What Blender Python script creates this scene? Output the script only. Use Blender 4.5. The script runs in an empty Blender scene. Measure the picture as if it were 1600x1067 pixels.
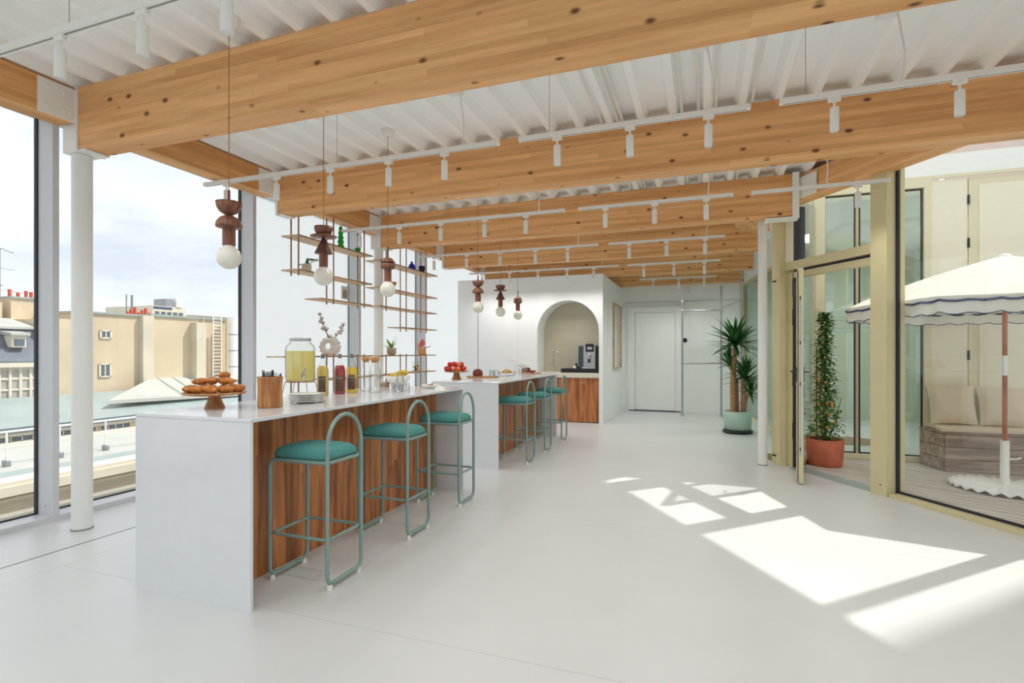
import bpy, math, random
from mathutils import Vector, Matrix
random.seed(7)
PI = math.pi
sc = bpy.context.scene
COL = sc.collection
R = math.radians

# ------------------------------------------------------------------ camera
cam_d = bpy.data.cameras.new('camera'); cam = bpy.data.objects.new('camera', cam_d); COL.objects.link(cam)
sc.camera = cam
TH = math.atan(297 / 826.)
cam.location = (0, 0, 1.42); cam.rotation_euler = (PI / 2, 0, TH)
cam_d.sensor_fit = 'HORIZONTAL'; cam_d.sensor_width = 36; cam_d.lens = 36 * 826 / 1600.
cam_d.shift_y = (550 - 533.5) / 1600.
cam_d.clip_end = 400; cam_d.clip_start = .05

# ------------------------------------------------------------------ sky
W = bpy.data.worlds.new('sky'); sc.world = W; W.use_nodes = True
nt = W.node_tree; nt.nodes.clear()
def wn(t, **k):
    n = nt.nodes.new(t)
    for a, b in k.items(): setattr(n, a, b)
    return n
o_ = wn('ShaderNodeOutputWorld'); bg = wn('ShaderNodeBackground')
tc = wn('ShaderNodeTexCoord'); mp = wn('ShaderNodeMapping'); mp.inputs['Scale'].default_value = (1, 1, 2.6)
nz = wn('ShaderNodeTexNoise'); nz.inputs['Scale'].default_value = 2.3; nz.inputs['Detail'].default_value = 8; nz.inputs['Roughness'].default_value = .56
rp = wn('ShaderNodeValToRGB')
rp.color_ramp.elements[0].position = .34; rp.color_ramp.elements[0].color = (.56, .61, .70, 1)
rp.color_ramp.elements[1].position = .62; rp.color_ramp.elements[1].color = (.86, .865, .875, 1)
nt.links.new(tc.outputs['Generated'], mp.inputs['Vector']); nt.links.new(mp.outputs[0], nz.inputs['Vector'])
nt.links.new(nz.outputs[0], rp.inputs[0]); nt.links.new(rp.outputs[0], bg.inputs[0]); nt.links.new(bg.outputs[0], o_.inputs[0])
bg.inputs[1].default_value = 1.3

# ------------------------------------------------------------------ sun
sd = Vector((.7139, .7003, 1.245)).normalized()          # towards the sun
sl = bpy.data.lights.new('sun', 'SUN'); so = bpy.data.objects.new('sun', sl); COL.objects.link(so)
so.rotation_euler = sd.to_track_quat('Z', 'Y').to_euler(); so.location = (20, 20, 30)
sl.energy = 3.6; sl.angle = R(.9); sl.color = (1.0, .965, .88)

# ------------------------------------------------------------------ exposure
vs = sc.view_settings
vs.view_transform = 'Standard'; vs.look = 'None'; vs.gamma = 1; vs.use_curve_mapping = False; vs.exposure = .28
sc.cycles.max_bounces = 14; sc.cycles.diffuse_bounces = 8; sc.cycles.transparent_max_bounces = 24
sc.cycles.transmission_bounces = 8; sc.cycles.glossy_bounces = 5
sc.cycles.sample_clamp_indirect = 6

# ------------------------------------------------------------------ materials
def lin(c): return tuple((x / 255 / 12.92 if x / 255 <= .04045 else ((x / 255 + .055) / 1.055) ** 2.4) for x in c) + (1,)
MATS = {}
def newmat(name):
    m = bpy.data.materials.new(name); m.use_nodes = True; MATS[name] = m
    return m, m.node_tree, m.node_tree.nodes['Principled BSDF']
def N(t, ty, **k):
    n = t.nodes.new(ty)
    for a, b in k.items():
        if a in n.inputs.keys(): n.inputs[a].default_value = b
        else: setattr(n, a, b)
    return n
def plain(name, rgb, rough=.5, metal=0, var=.05, scale=6, bump=0, spec=.5, trans=0, emit=0, sss=0):
    m, t, p = newmat(name)
    c = lin(rgb)
    tc = N(t, 'ShaderNodeTexCoord'); nz = N(t, 'ShaderNodeTexNoise', Scale=scale, Detail=4.)
    t.links.new(tc.outputs['Object'], nz.inputs['Vector'])
    r = N(t, 'ShaderNodeValToRGB')
    r.color_ramp.elements[0].position = .3; r.color_ramp.elements[1].position = .7
    r.color_ramp.elements[0].color = tuple(x * (1 - var) for x in c[:3]) + (1,)
    r.color_ramp.elements[1].color = tuple(min(1, x * (1 + var)) for x in c[:3]) + (1,)
    t.links.new(nz.outputs[0], r.inputs[0]); t.links.new(r.outputs[0], p.inputs['Base Color'])
    p.inputs['Roughness'].default_value = rough; p.inputs['Metallic'].default_value = metal
    p.inputs['Specular IOR Level'].default_value = spec
    if trans: p.inputs['Transmission Weight'].default_value = trans
    if sss: p.inputs['Subsurface Weight'].default_value = sss; p.inputs['Subsurface Radius'].default_value = (.02, .02, .02)
    if emit:
        p.inputs['Emission Color'].default_value = c; p.inputs['Emission Strength'].default_value = emit
    if bump:
        b = N(t, 'ShaderNodeBump', Strength=bump, Distance=.01); t.links.new(nz.outputs[0], b.inputs['Height']); t.links.new(b.outputs[0], p.inputs['Normal'])
    return m
def wood(name, dark, light, axis='x', rough=.5, lam=0, knots=0, ring=9., scale=1., bump=.05, spec=.4, boardvar=.10, lamaxis='z'):
    """grain runs along `axis`; lam>0: boards of that height stacked along lamaxis, each with own tone"""
    m, t, p = newmat(name)
    tc = N(t, 'ShaderNodeTexCoord'); L = t.links.new
    sep = N(t, 'ShaderNodeSeparateXYZ'); L(tc.outputs['Object'], sep.inputs[0])
    vec = tc.outputs['Object']
    ax = 'XYZ'.index(axis.upper())
    if lam:
        la = sep.outputs['XYZ'.index(lamaxis.upper())]
        dv = N(t, 'ShaderNodeMath', operation='DIVIDE'); L(la, dv.inputs[0]); dv.inputs[1].default_value = lam
        fl = N(t, 'ShaderNodeMath', operation='FLOOR'); L(dv.outputs[0], fl.inputs[0])
        wn_ = N(t, 'ShaderNodeTexWhiteNoise', noise_dimensions='1D'); L(fl.outputs[0], wn_.inputs['W'])
        # finger joints: boards of 1.8 m, offset per lamination
        mu = N(t, 'ShaderNodeMath', operation='MULTIPLY'); L(wn_.outputs[0], mu.inputs[0]); mu.inputs[1].default_value = 5.
        ad = N(t, 'ShaderNodeMath', operation='ADD'); L(mu.outputs[0], ad.inputs[0]); L(sep.outputs[ax], ad.inputs[1])
        d2 = N(t, 'ShaderNodeMath', operation='DIVIDE'); L(ad.outputs[0], d2.inputs[0]); d2.inputs[1].default_value = 2.6
        f2 = N(t, 'ShaderNodeMath', operation='FLOOR'); L(d2.outputs[0], f2.inputs[0])
        cb = N(t, 'ShaderNodeCombineXYZ'); L(f2.outputs[0], cb.inputs[0]); L(fl.outputs[0], cb.inputs[1])
        w2 = N(t, 'ShaderNodeTexWhiteNoise', noise_dimensions='2D'); L(cb.outputs[0], w2.inputs['Vector'])
        tone = w2.outputs[0]
        sc_ = N(t, 'ShaderNodeVectorMath', operation='SCALE'); L(w2.outputs[1], sc_.inputs[0]); sc_.inputs['Scale'].default_value = 7.
        av = N(t, 'ShaderNodeVectorMath', operation='ADD'); L(vec, av.inputs[0]); L(sc_.outputs[0], av.inputs[1]); vec = av.outputs[0]
    s = [1., 1., 1.]; s = [scale * (7 if i != ax else .55) for i in range(3)]
    mp = N(t, 'ShaderNodeMapping'); mp.inputs['Scale'].default_value = s; L(vec, mp.inputs['Vector'])
    n1 = N(t, 'ShaderNodeTexNoise', Scale=1., Detail=3., Roughness=.5); L(mp.outputs[0], n1.inputs['Vector'])
    m1 = N(t, 'ShaderNodeMath', operation='MULTIPLY'); L(n1.outputs[0], m1.inputs[0]); m1.inputs[1].default_value = ring
    fr = N(t, 'ShaderNodeMath', operation='PINGPONG'); L(m1.outputs[0], fr.inputs[0]); fr.inputs[1].default_value = 1.
    mp2 = N(t, 'ShaderNodeMapping'); mp2.inputs['Scale'].default_value = [x * 14 for x in s]; L(vec, mp2.inputs['Vector'])
    n2 = N(t, 'ShaderNodeTexNoise', Scale=1., Detail=5., Roughness=.65); L(mp2.outputs[0], n2.inputs['Vector'])
    mx = N(t, 'ShaderNodeMix', data_type='FLOAT'); mx.inputs[0].default_value = .5; L(fr.outputs[0], mx.inputs[2]); L(n2.outputs[0], mx.inputs[3])
    rp = N(t, 'ShaderNodeValToRGB'); L(mx.outputs[0], rp.inputs[0])
    rp.color_ramp.elements[0].position = .18; rp.color_ramp.elements[0].color = lin(dark)
    rp.color_ramp.elements[1].position = .78; rp.color_ramp.elements[1].color = lin(light)
    out = rp.outputs[0]
    if lam:
        mr = N(t, 'ShaderNodeMapRange'); L(tone, mr.inputs[0]); mr.inputs[3].default_value = 1 - boardvar; mr.inputs[4].default_value = 1 + boardvar
        vm = N(t, 'ShaderNodeVectorMath', operation='SCALE'); L(out, vm.inputs[0]); L(mr.outputs[0], vm.inputs['Scale']); out = vm.outputs[0]
    if knots:
        kp = N(t, 'ShaderNodeMapping'); kp.inputs['Scale'].default_value = [knots * (1.9 if i == ax else 3.2) for i in range(3)]; L(tc.outputs['Object'], kp.inputs['Vector'])
        vo = N(t, 'ShaderNodeTexVoronoi', Scale=1.); L(kp.outputs[0], vo.inputs['Vector'])
        kr = N(t, 'ShaderNodeMapRange'); L(vo.outputs['Distance'], kr.inputs[0]); kr.inputs[1].default_value = .07; kr.inputs[2].default_value = .16; kr.inputs[3].default_value = 1; kr.inputs[4].default_value = 0
        mk = N(t, 'ShaderNodeMix', data_type='RGBA'); L(kr.outputs[0], mk.inputs[0]); L(out, mk.inputs[6]); mk.inputs[7].default_value = lin((112, 66, 30)); out = mk.outputs[2]
    L(out, p.inputs['Base Color'])
    p.inputs['Roughness'].default_value = rough; p.inputs['Specular IOR Level'].default_value = spec
    if bump:
        b = N(t, 'ShaderNodeBump', Strength=bump, Distance=.004); L(mx.outputs[0], b.inputs['Height']); L(b.outputs[0], p.inputs['Normal'])
    return m
def glass(name, tint=(1, 1, 1), ior=1.5, boost=1., rough=0.):
    m, t, p = newmat(name); t.nodes.remove(p)
    out = t.nodes['Material Output']
    tr = N(t, 'ShaderNodeBsdfTransparent'); tr.inputs[0].default_value = tuple(tint) + (1,)
    gl = N(t, 'ShaderNodeBsdfGlossy', Roughness=rough)
    fr = N(t, 'ShaderNodeLayerWeight', Blend=.5); pw = N(t, 'ShaderNodeMath', operation='POWER'); pw.inputs[1].default_value = 4.5
    t.links.new(fr.outputs['Facing'], pw.inputs[0])
    mu = N(t, 'ShaderNodeMath', operation='MULTIPLY_ADD'); mu.inputs[1].default_value = .9; mu.inputs[2].default_value = .04 * boost; mu.use_clamp = True
    mx = N(t, 'ShaderNodeMixShader')
    t.links.new(pw.outputs[0], mu.inputs[0]); t.links.new(mu.outputs[0], mx.inputs[0]); t.links.new(tr.outputs[0], mx.inputs[1]); t.links.new(gl.outputs[0], mx.inputs[2]); t.links.new(mx.outputs[0], out.inputs[0])
    return m
def frosted(name, rgb, trans=.75):
    m, t, p = newmat(name); t.nodes.remove(p); out = t.nodes['Material Output']
    a = N(t, 'ShaderNodeBsdfTranslucent'); a.inputs[0].default_value = lin(rgb)
    b = N(t, 'ShaderNodeBsdfDiffuse'); b.inputs[0].default_value = lin(rgb)
    mx = N(t, 'ShaderNodeMixShader'); mx.inputs[0].default_value = trans
    t.links.new(b.outputs[0], mx.inputs[1]); t.links.new(a.outputs[0], mx.inputs[2]); t.links.new(mx.outputs[0], out.inputs[0])
    return m

M = MATS
plain('floor', (208, 210, 210), .33, var=.02, scale=1.5, bump=.01)
plain('joint', (150, 150, 146), .6)
plain('slot', (40, 40, 48), .5)
plain('wall', (241, 243, 243), .6, var=.012)
plain('ceiling', (250, 253, 253), .45, var=.015, scale=1.2)
plain('steel_white', (234, 235, 231), .4, var=.01)
plain('frame_white', (205, 207, 212), .4, var=.01)
plain('track', (238, 238, 234), .35, var=.01)
plain('stone', (222, 225, 229), .12, var=.015, scale=9)
plain('gasket', (35, 38, 48), .6)
plain('glass_edge', (120, 150, 150), .3)
plain('bronze', (214, 204, 162), .38, metal=.12, var=.02)
plain('cream', (240, 235, 214), .5, var=.012)
plain('cream_frame', (228, 221, 190), .45, var=.012)
plain('white_paint', (245, 245, 243), .5, var=.01)
plain('pink', (214, 196, 190), .7, var=.03)
plain('zinc', (152, 163, 162), .5, var=.08, scale=1.)
plain('zinc_light', (182, 182, 176), .55, var=.08, scale=.8)
plain('render_beige', (206, 188, 162), .9, var=.10, scale=.35)
plain('render_grey', (206, 196, 178), .9, var=.10, scale=.5)
plain('moulding', (218, 210, 194), .8, var=.05, scale=2)
plain('slate', (104, 110, 122), .7, var=.25, scale=.9)
plain('pane_dark', (92, 104, 112), .15, var=.15, scale=2)
plain('pane_grey', (176, 172, 166), .3, var=.15, scale=.7)
plain('terracotta_roof', (200, 90, 66), .8, var=.2)
plain('antenna', (150, 152, 158), .5, metal=.3)
plain('street', (150, 148, 142), .9, var=.1)
plain('tube_teal', (128, 156, 151), .35, var=.02)
plain('fabric_teal', (78, 146, 141), .85, var=.05, scale=60, bump=.05)
plain('walnut_dark', (88, 46, 34), .45, var=.1, scale=20)
plain('rod_red', (120, 40, 36), .4)
plain('bulb', (228, 226, 214), .1, var=0)
plain('brass', (165, 120, 62), .35, metal=.6)
plain('chrome', (190, 192, 190), .2, metal=.9)
plain('galv', (175, 178, 180), .35, metal=.7)
plain('black', (22, 23, 25), .35)
plain('steel_cap', (120, 124, 124), .3, metal=.7)
plain('black_steel', (38, 42, 44), .3, metal=.5)
plain('machine_grey', (66, 76, 88), .4)
plain('silver', (182, 184, 186), .35, metal=.5)
plain('niche_tile', (196, 190, 168), .4, var=.02)
plain('niche_stone', (222, 218, 202), .4, var=.02)
plain('porcelain', (236, 236, 230), .15, var=.01)
plain('croissant', (192, 118, 50), .5, var=.45, scale=38, bump=.5)
plain('pastry', (214, 158, 86), .6, var=.3, scale=40, bump=.3)
plain('loaf', (128, 66, 38), .6, var=.3, scale=40, bump=.3)
plain('meat', (120, 52, 40), .4, var=.5, scale=22, bump=.2)
plain('apple_red', (190, 40, 44), .25, var=.35, scale=14)
plain('apple_orange', (226, 108, 60), .3, var=.3, scale=14)
plain('apple_pale', (206, 120, 110), .4, var=.3, scale=12)
plain('lemon', (232, 196, 40), .4, var=.15, scale=18, bump=.1)
plain('kumquat', (222, 150, 60), .45, var=.2, scale=14)
plain('banana', (224, 190, 60), .5, var=.15, scale=18)
plain('juice_pale', (230, 216, 124), .08, var=.03, sss=.1)
plain('juice_peach', (226, 192, 92), .1, var=.04)
plain('juice_red', (168, 34, 44), .1, var=.1)
plain('juice_yellow', (240, 200, 20), .08, var=.03)
plain('juice_amber', (206, 120, 22), .1, var=.1)
plain('label_brown', (96, 78, 62), .6)
plain('ink', (225, 218, 205), .6)
plain('cork', (200, 148, 96), .8, var=.2, scale=60)
plain('blue_glass', (24, 40, 200), .08, var=.05)
plain('navy_glass', (22, 28, 96), .1, var=.2)
plain('green_glass', (18, 170, 40), .08, var=.1)
plain('amber_glass', (210, 130, 30), .15, var=.1)
plain('clay_white', (214, 208, 198), .8, var=.05, scale=30, bump=.1)
plain('stone_pot', (172, 160, 138), .9, var=.25, scale=70, bump=.2)
plain('tan_pot', (204, 150, 100), .8, var=.1)
plain('cotton', (214, 204, 198), .95, var=.06, scale=60, bump=.3)
plain('twig', (112, 74, 52), .8)
plain('leaf', (70, 120, 44), .5, var=.35, scale=12)
plain('leaf_lime', (160, 176, 70), .5, var=.25, scale=12)
plain('leaf_dark', (48, 104, 46), .45, var=.35, scale=9)
plain('leaf_shrub', (104, 142, 66), .5, var=.4, scale=14)
plain('leaf_red', (226, 118, 108), .5, var=.3, scale=20)
plain('soil', (60, 42, 30), .95, var=.3, scale=40)
plain('bark', (176, 134, 100), .85, var=.35, scale=40, bump=.4)
plain('mint_pot', (172, 198, 188), .35, var=.04)
plain('terracotta', (196, 110, 82), .8, var=.18, scale=7, bump=.1)
plain('cushion', (222, 208, 186), .9, var=.03, scale=40, bump=.05)
plain('canopy', (244, 243, 238), .8, var=.01)
plain('piping_blue', (60, 74, 110), .8)
plain('navy', (40, 62, 110), .5)
plain('rug', (142, 118, 92), .95, var=.1, scale=60)
plain('rug_olive', (128, 122, 76), .95, var=.1, scale=60)
plain('mirror', (235, 238, 240), .03, metal=1, var=0)
plain('meet_wall', (196, 206, 192), .7, var=.02)
plain('plastic_white', (232, 232, 228), .4)
wood('glulam', (206, 146, 88), (242, 188, 130), 'x', .5, lam=.041, knots=2.2, ring=3, boardvar=.028)
wood('glulam_edge', (196, 138, 80), (232, 178, 116), 'y', .5, lam=.041, knots=1.9, ring=3.5, boardvar=.035)
wood('walnut', (126, 72, 40), (204, 134, 82), 'z', .35, lam=.12, lamaxis='y', ring=7, boardvar=.09, scale=1.0)
wood('walnut_x', (126, 72, 40), (200, 130, 80), 'z', .35, lam=.12, lamaxis='x', ring=7, boardvar=.09, scale=1.0)
wood('acacia', (150, 92, 50), (204, 152, 98), 'z', .4, ring=7, scale=2.)
wood('acacia_flat', (160, 110, 66), (206, 160, 112), 'x', .45, ring=7, scale=2.)
wood('pendant_wood', (96, 58, 44), (146, 96, 74), 'z', .45, ring=6, scale=4.)
wood('shelf_wood', (184, 150, 112), (214, 184, 146), 'y', .5, ring=6, scale=2.)
wood('shelf_edge', (128, 92, 58), (164, 124, 84), 'z', .5, ring=6, scale=2.)
wood('deck_wood', (168, 158, 151), (216, 208, 200), 'x', .8, ring=8, scale=1.2, bump=.2)
wood('bench_wood', (140, 122, 112), (196, 178, 164), 'x', .8, ring=8, scale=1.2, bump=.2)
wood('pole_wood', (150, 82, 50), (192, 118, 76), 'z', .4, ring=6, scale=2.)
glass('glass', (.97, .985, .98), 1.5, 1.0)
glass('glass_court', (.92, .96, .94), 1.5, 2.6)
glass('glass_green', (.74, .84, .78), 1.5, 2.2)
g_ = glass('glassware', (.985, .99, .99), 1.45, 1.6)
t_ = g_.node_tree; lw = N(t_, 'ShaderNodeLayerWeight', Blend=.5); cr_ = N(t_, 'ShaderNodeValToRGB')
cr_.color_ramp.elements[0].position = .45; cr_.color_ramp.elements[0].color = (.985, .99, .99, 1); cr_.color_ramp.elements[1].position = 1.; cr_.color_ramp.elements[1].color = (.42, .47, .48, 1)
t_.links.new(lw.outputs['Facing'], cr_.inputs[0]); t_.links.new(cr_.outputs[0], [n for n in t_.nodes if n.type == 'BSDF_TRANSPARENT'][0].inputs[0])
frosted('frosted', (248, 251, 252), .93)
frosted('canopy_cloth', (242, 241, 236), .25)

# ------------------------------------------------------------------ mesh builder
class MB:
    def __init__(s): s.v = []; s.f = []; s.sm = []; s.mi = []; s.m = 0
    def add(s, vs, fs, smooth=False, T=None):
        b = len(s.v)
        if T is not None: vs = [tuple(T @ Vector(v)) for v in vs]
        s.v += [tuple(v) for v in vs]
        for f in fs: s.f.append(tuple(b + i for i in f)); s.sm.append(smooth); s.mi.append(s.m)
        return s
    def box(s, x0, x1, y0, y1, z0, z1, T=None, bev=0):
        if bev:
            b = bev
            P = [(x0 + b, y0), (x1 - b, y0), (x1, y0 + b), (x1, y1 - b), (x1 - b, y1), (x0 + b, y1), (x0, y1 - b), (x0, y0 + b)]
            I = [(x0 + b, y0 + b), (x1 - b, y0 + b), (x1 - b, y0 + b), (x1 - b, y1 - b), (x1 - b, y1 - b), (x0 + b, y1 - b), (x0 + b, y1 - b), (x0 + b, y0 + b)]
            return s.rings([[(p[0], p[1], z) for p in q] for q, z in ((I, z0), (P, z0 + b), (P, z1 - b), (I, z1))], T=T, smooth=False)
        return s.add([(x, y, z) for z in (z0, z1) for y in (y0, y1) for x in (x0, x1)],
              [(0, 2, 3, 1), (4, 5, 7, 6), (0, 1, 5, 4), (2, 6, 7, 3), (0, 4, 6, 2), (1, 3, 7, 5)], T=T)
    def prism(s, poly, z0, z1, T=None):
        n = len(poly)
        a = sum(poly[i][0] * poly[(i + 1) % n][1] - poly[(i + 1) % n][0] * poly[i][1] for i in range(n))
        if a < 0: poly = poly[::-1]
        vs = [(x, y, z0) for x, y in poly] + [(x, y, z1) for x, y in poly]
        fs = [tuple(range(n - 1, -1, -1)), tuple(range(n, 2 * n))] + [(i, (i + 1) % n, n + (i + 1) % n, n + i) for i in range(n)]
        return s.add(vs, fs, T=T)
    def rings(s, rs, closed=True, caps=True, smooth=True, T=None):
        n = len(rs[0]); vs = [p for r in rs for p in r]; fs = []
        for i in range(len(rs) - 1):
            for j in range(n if closed else n - 1):
                k = (j + 1) % n; fs.append((i * n + j, i * n + k, (i + 1) * n + k, (i + 1) * n + j))
        s.add(vs, fs, smooth, T)
        if caps and closed:
            s.add(rs[0], [tuple(range(n - 1, -1, -1))], False, T); s.add(rs[-1], [tuple(range(n))], False, T)
        return s
    def lathe(s, prof, c=(0, 0, 0), seg=20, T=None, caps=True, smooth=True, wob=None):
        rs = []
        for r, z in prof:
            rs.append([(c[0] + r * (wob(2 * PI * j / seg) if wob else 1) * math.cos(2 * PI * j / seg), c[1] + r * (wob(2 * PI * j / seg) if wob else 1) * math.sin(2 * PI * j / seg), c[2] + z) for j in range(seg)])
        return s.rings(rs, caps=caps, T=T, smooth=smooth)
    def cyl(s, r, z0, z1, c=(0, 0), seg=16, T=None): return s.lathe([(r, z0), (r, z1)], (c[0], c[1], 0), seg, T)
    def tube(s, pts, r, seg=8, closed=False, T=None, smooth=True):
        pts = [Vector(p) for p in pts]; n = len(pts); rs = []
        rad = r if isinstance(r, (list, tuple)) else [r] * n
        prev = None
        for i, p in enumerate(pts):
            if closed: t = (pts[(i + 1) % n] - pts[i - 1]).normalized()
            else: t = ((pts[i + 1] if i < n - 1 else p) - (pts[i - 1] if i else p)).normalized()
            if prev is None:
                a = Vector((0, 0, 1)) if abs(t.z) < .9 else Vector((1, 0, 0)); u = t.cross(a).normalized()
            else:
                u = prev - t * prev.dot(t)
                u = u.normalized() if u.length > 1e-6 else t.orthogonal().normalized()
            w = t.cross(u); prev = u
            rs.append([tuple(p + (u * math.cos(2 * PI * j / seg) + w * math.sin(2 * PI * j / seg)) * rad[i]) for j in range(seg)])
        if closed: rs.append(rs[0])
        return s.rings(rs, caps=not closed, T=T, smooth=smooth)
    def ball(s, c, r, seg=14, rings=9, T=None):
        if not isinstance(r, (tuple, list)): r = (r, r, r)
        rs = [[(c[0] + r[0] * math.sin(PI * i / rings) * math.cos(2 * PI * j / seg), c[1] + r[1] * math.sin(PI * i / rings) * math.sin(2 * PI * j / seg), c[2] - r[2] * math.cos(PI * i / rings)) for j in range(seg)] for i in range(rings + 1)]
        rs[0] = [(c[0] + 1e-4 * r[0] * math.cos(2 * PI * j / seg), c[1] + 1e-4 * r[1] * math.sin(2 * PI * j / seg), c[2] - r[2]) for j in range(seg)]
        rs[-1] = [(c[0] + 1e-4 * r[0] * math.cos(2 * PI * j / seg), c[1] + 1e-4 * r[1] * math.sin(2 * PI * j / seg), c[2] + r[2]) for j in range(seg)]
        return s.rings(rs, caps=False, T=T)
    def blade(s, base, tip, width, droop=.0, n=5, fold=.15):
        base = Vector(base); tip = Vector(tip); d = tip - base; L = d.length
        side = d.cross(Vector((0, 0, 1))); side = side.normalized() if side.length > 1e-5 else Vector((1, 0, 0))
        up = side.cross(d).normalized(); vs = []; fs = []
        for i in range(n + 1):
            t = i / n; w = width * math.sin(PI * min(.999, (.12 + .88 * t))) ** .8 * .5 + 1e-4
            p = base + d * t + up * (-droop * L * t * t)
            vs += [tuple(p - side * w), tuple(p - up * w * fold * 2), tuple(p + side * w)]
        for i in range(n):
            a = 3 * i; fs += [(a, a + 1, a + 4, a + 3), (a + 1, a + 2, a + 5, a + 4)]
        return s.add(vs, fs, True)
    def build(s, name, mat, parent=None, loc=None, rot=None):
        me = bpy.data.meshes.new(name); me.from_pydata(s.v, [], s.f)
        mats = mat if isinstance(mat, (list, tuple)) else [mat]
        for k in mats: me.materials.append(M[k])
        me.polygons.foreach_set('use_smooth', s.sm); me.polygons.foreach_set('material_index', s.mi)
        me.update()
        o = bpy.data.objects.new(name, me); COL.objects.link(o)
        if parent: o.parent = parent
        if loc: o.location = loc
        if rot is not None: o.rotation_euler = rot if isinstance(rot, tuple) else (0, 0, rot)
        return o
def tag(o, label, cat, group=None, kind=None):
    o['label'] = label; o['category'] = cat
    if group: o['group'] = group
    if kind: o['kind'] = kind
    return o
def thing(name, label, cat, loc=(0, 0, 0), rot=0, group=None):
    o = bpy.data.objects.new(name, None); COL.objects.link(o); o.empty_display_size = .05
    o.location = loc; o.rotation_euler = rot if isinstance(rot, tuple) else (0, 0, rot)
    return tag(o, label, cat, group)
def struct(name, mb, mat, label=None, parent=None, loc=None):
    o = mb.build(name, mat, parent, loc); o['kind'] = 'structure'
    if label: o['label'] = label; o['category'] = name.split('_')[0]
    return o
def dup(root, loc, rot=None, label=None, group=None):
    r = root.copy(); COL.objects.link(r); r.location = loc
    if rot is not None: r.rotation_euler = (0, 0, rot)
    if label: r['label'] = label
    if group: r['group'] = group
    for ch in list(root.children):
        c = ch.copy(); COL.objects.link(c); c.parent = r
        for g in list(ch.children):
            d = g.copy(); COL.objects.link(d); d.parent = c
    return r
def clip(poly, a, b, c):   # keep a*x+b*y<=c
    out = []
    for i in range(len(poly)):
        p, q = poly[i], poly[(i + 1) % len(poly)]; dp = a * p[0] + b * p[1] - c; dq = a * q[0] + b * q[1] - c
        if dp <= 0: out.append(p)
        if dp * dq < 0:
            t = dp / (dp - dq); out.append((p[0] + t * (q[0] - p[0]), p[1] + t * (q[1] - p[1])))
    return out

# facade line A: from A0 along AD (towards the camera's right); AN points into the room
A0 = Vector((.952, 7.506, 0)); A1 = Vector((2.383, 5.277, 0)); AD = (A1 - A0).normalized(); AN = Vector((AD.y, -AD.x, 0))
if AN.x > 0: AN = -AN
AANG = math.atan2(AD.y, AD.x)
def TA(s=0, z=0): return Matrix.Translation(A0 + AD * s + Vector((0, 0, z))) @ Matrix.Rotation(AANG, 4, 'Z')
# in the TA frame: x runs along the facade, y>0 is outside (towards the courtyard)
ya = 1 if (Matrix.Rotation(AANG, 3, 'Z') @ Vector((0, 1, 0))).dot(AN) < 0 else -1
def abox(mb, s0, s1, o0, o1, z0, z1):
    a, b = sorted((o0 * ya, o1 * ya)); return mb.box(s0, s1, a, b, z0, z1, T=TA())
def ax(y): return .952 + (7.506 - y) * .642      # x of the facade at y

# ================================================================== STRUCTURE
FP = [(-5.36, -6), (5.25, -6), (5.25, .81), (1.066, 7.33), (1.52, 8.3), (4.2, 8.3), (4.2, 13.3), (-5.36, 13.3)]
fl = struct('floor', MB().prism(FP, -.2, -.003), 'joint')
xs = [(-5.36, -4.338), (-4.322, -4.001), (-3.999, 5.25)]
for x0, x1 in xs:
    for y0, y1 in ((-6, .201), (.203, 2.298), (2.3, 4.397), (4.399, 6.495), (6.497, 13.3)):
        if x1 < -3.9 and y0 > -6: continue
        if x1 < -3.9: y1 = 13.3
        p = clip(clip(clip(clip(FP, -1, 0, -x0), 1, 0, x1), 0, -1, -y0), 0, 1, y1)
        if len(p) > 2: MB().prism(p, -.003, 0).build('floor_sheet', 'floor', fl)
MB().box(-4.338, -4.322, -6, 13.1, -.0029, -.001).build('floor_slot', 'slot', fl)

# corrugated steel roof deck
def deckmesh(x0, x1, yend):
    mb = MB(); P = []
    k = 0; x = -4.37 - .2756 * 4
    while x < x1 + .3:
        for dx, z in ((-.062, 3.572), (-.027, 3.492), (.027, 3.492), (.062, 3.572)): P.append((x + dx, z))
        x += .2756
    P = [p for p in P if x0 <= p[0] <= x1]
    P = [(x0, P[0][1])] + P + [(x1, P[-1][1])]
    vs = []
    for (a, z) in P: vs += [(a, -6, z), (a, yend(a), z)]
    for (a, z) in P: vs += [(a, -6, z + .06 if z > 3.55 else z + .1), (a, yend(a), z + .06 if z > 3.55 else z + .1)]
    n = len(P); fs = []
    for i in range(n - 1):
        fs.append((2 * i, 2 * i + 1, 2 * i + 3, 2 * i + 2)); b = 2 * n
        fs.append((b + 2 * i, b + 2 * i + 2, b + 2 * i + 3, b + 2 * i + 1))
        fs.append((2 * i + 1, b + 2 * i + 1, b + 2 * i + 3, 2 * i + 3))
    return mb.add(vs, fs)
cei = struct('ceiling', deckmesh(-5.36, 5.25, lambda x: 13.25 if x < .952 else (7.506 - (x - .952) / .6420) if x < 5.25 else 1.1), 'ceiling')
MB().prism([(.952, 7.7), (1.4, 8.45), (4.2, 8.45), (4.2, 13.3), (.952, 13.3)], 3.5, 3.65).build('ceiling_slab', 'ceiling', cei)
for cx_ in (-.86, -.715, -.675, -.165, -.03, .11, .39):
    MB().tube([(cx_, -4, 3.508), (cx_, 12.9 if cx_ < .9 else 7, 3.508)], .0135, 8).build('conduit', 'steel_white', cei)

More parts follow.
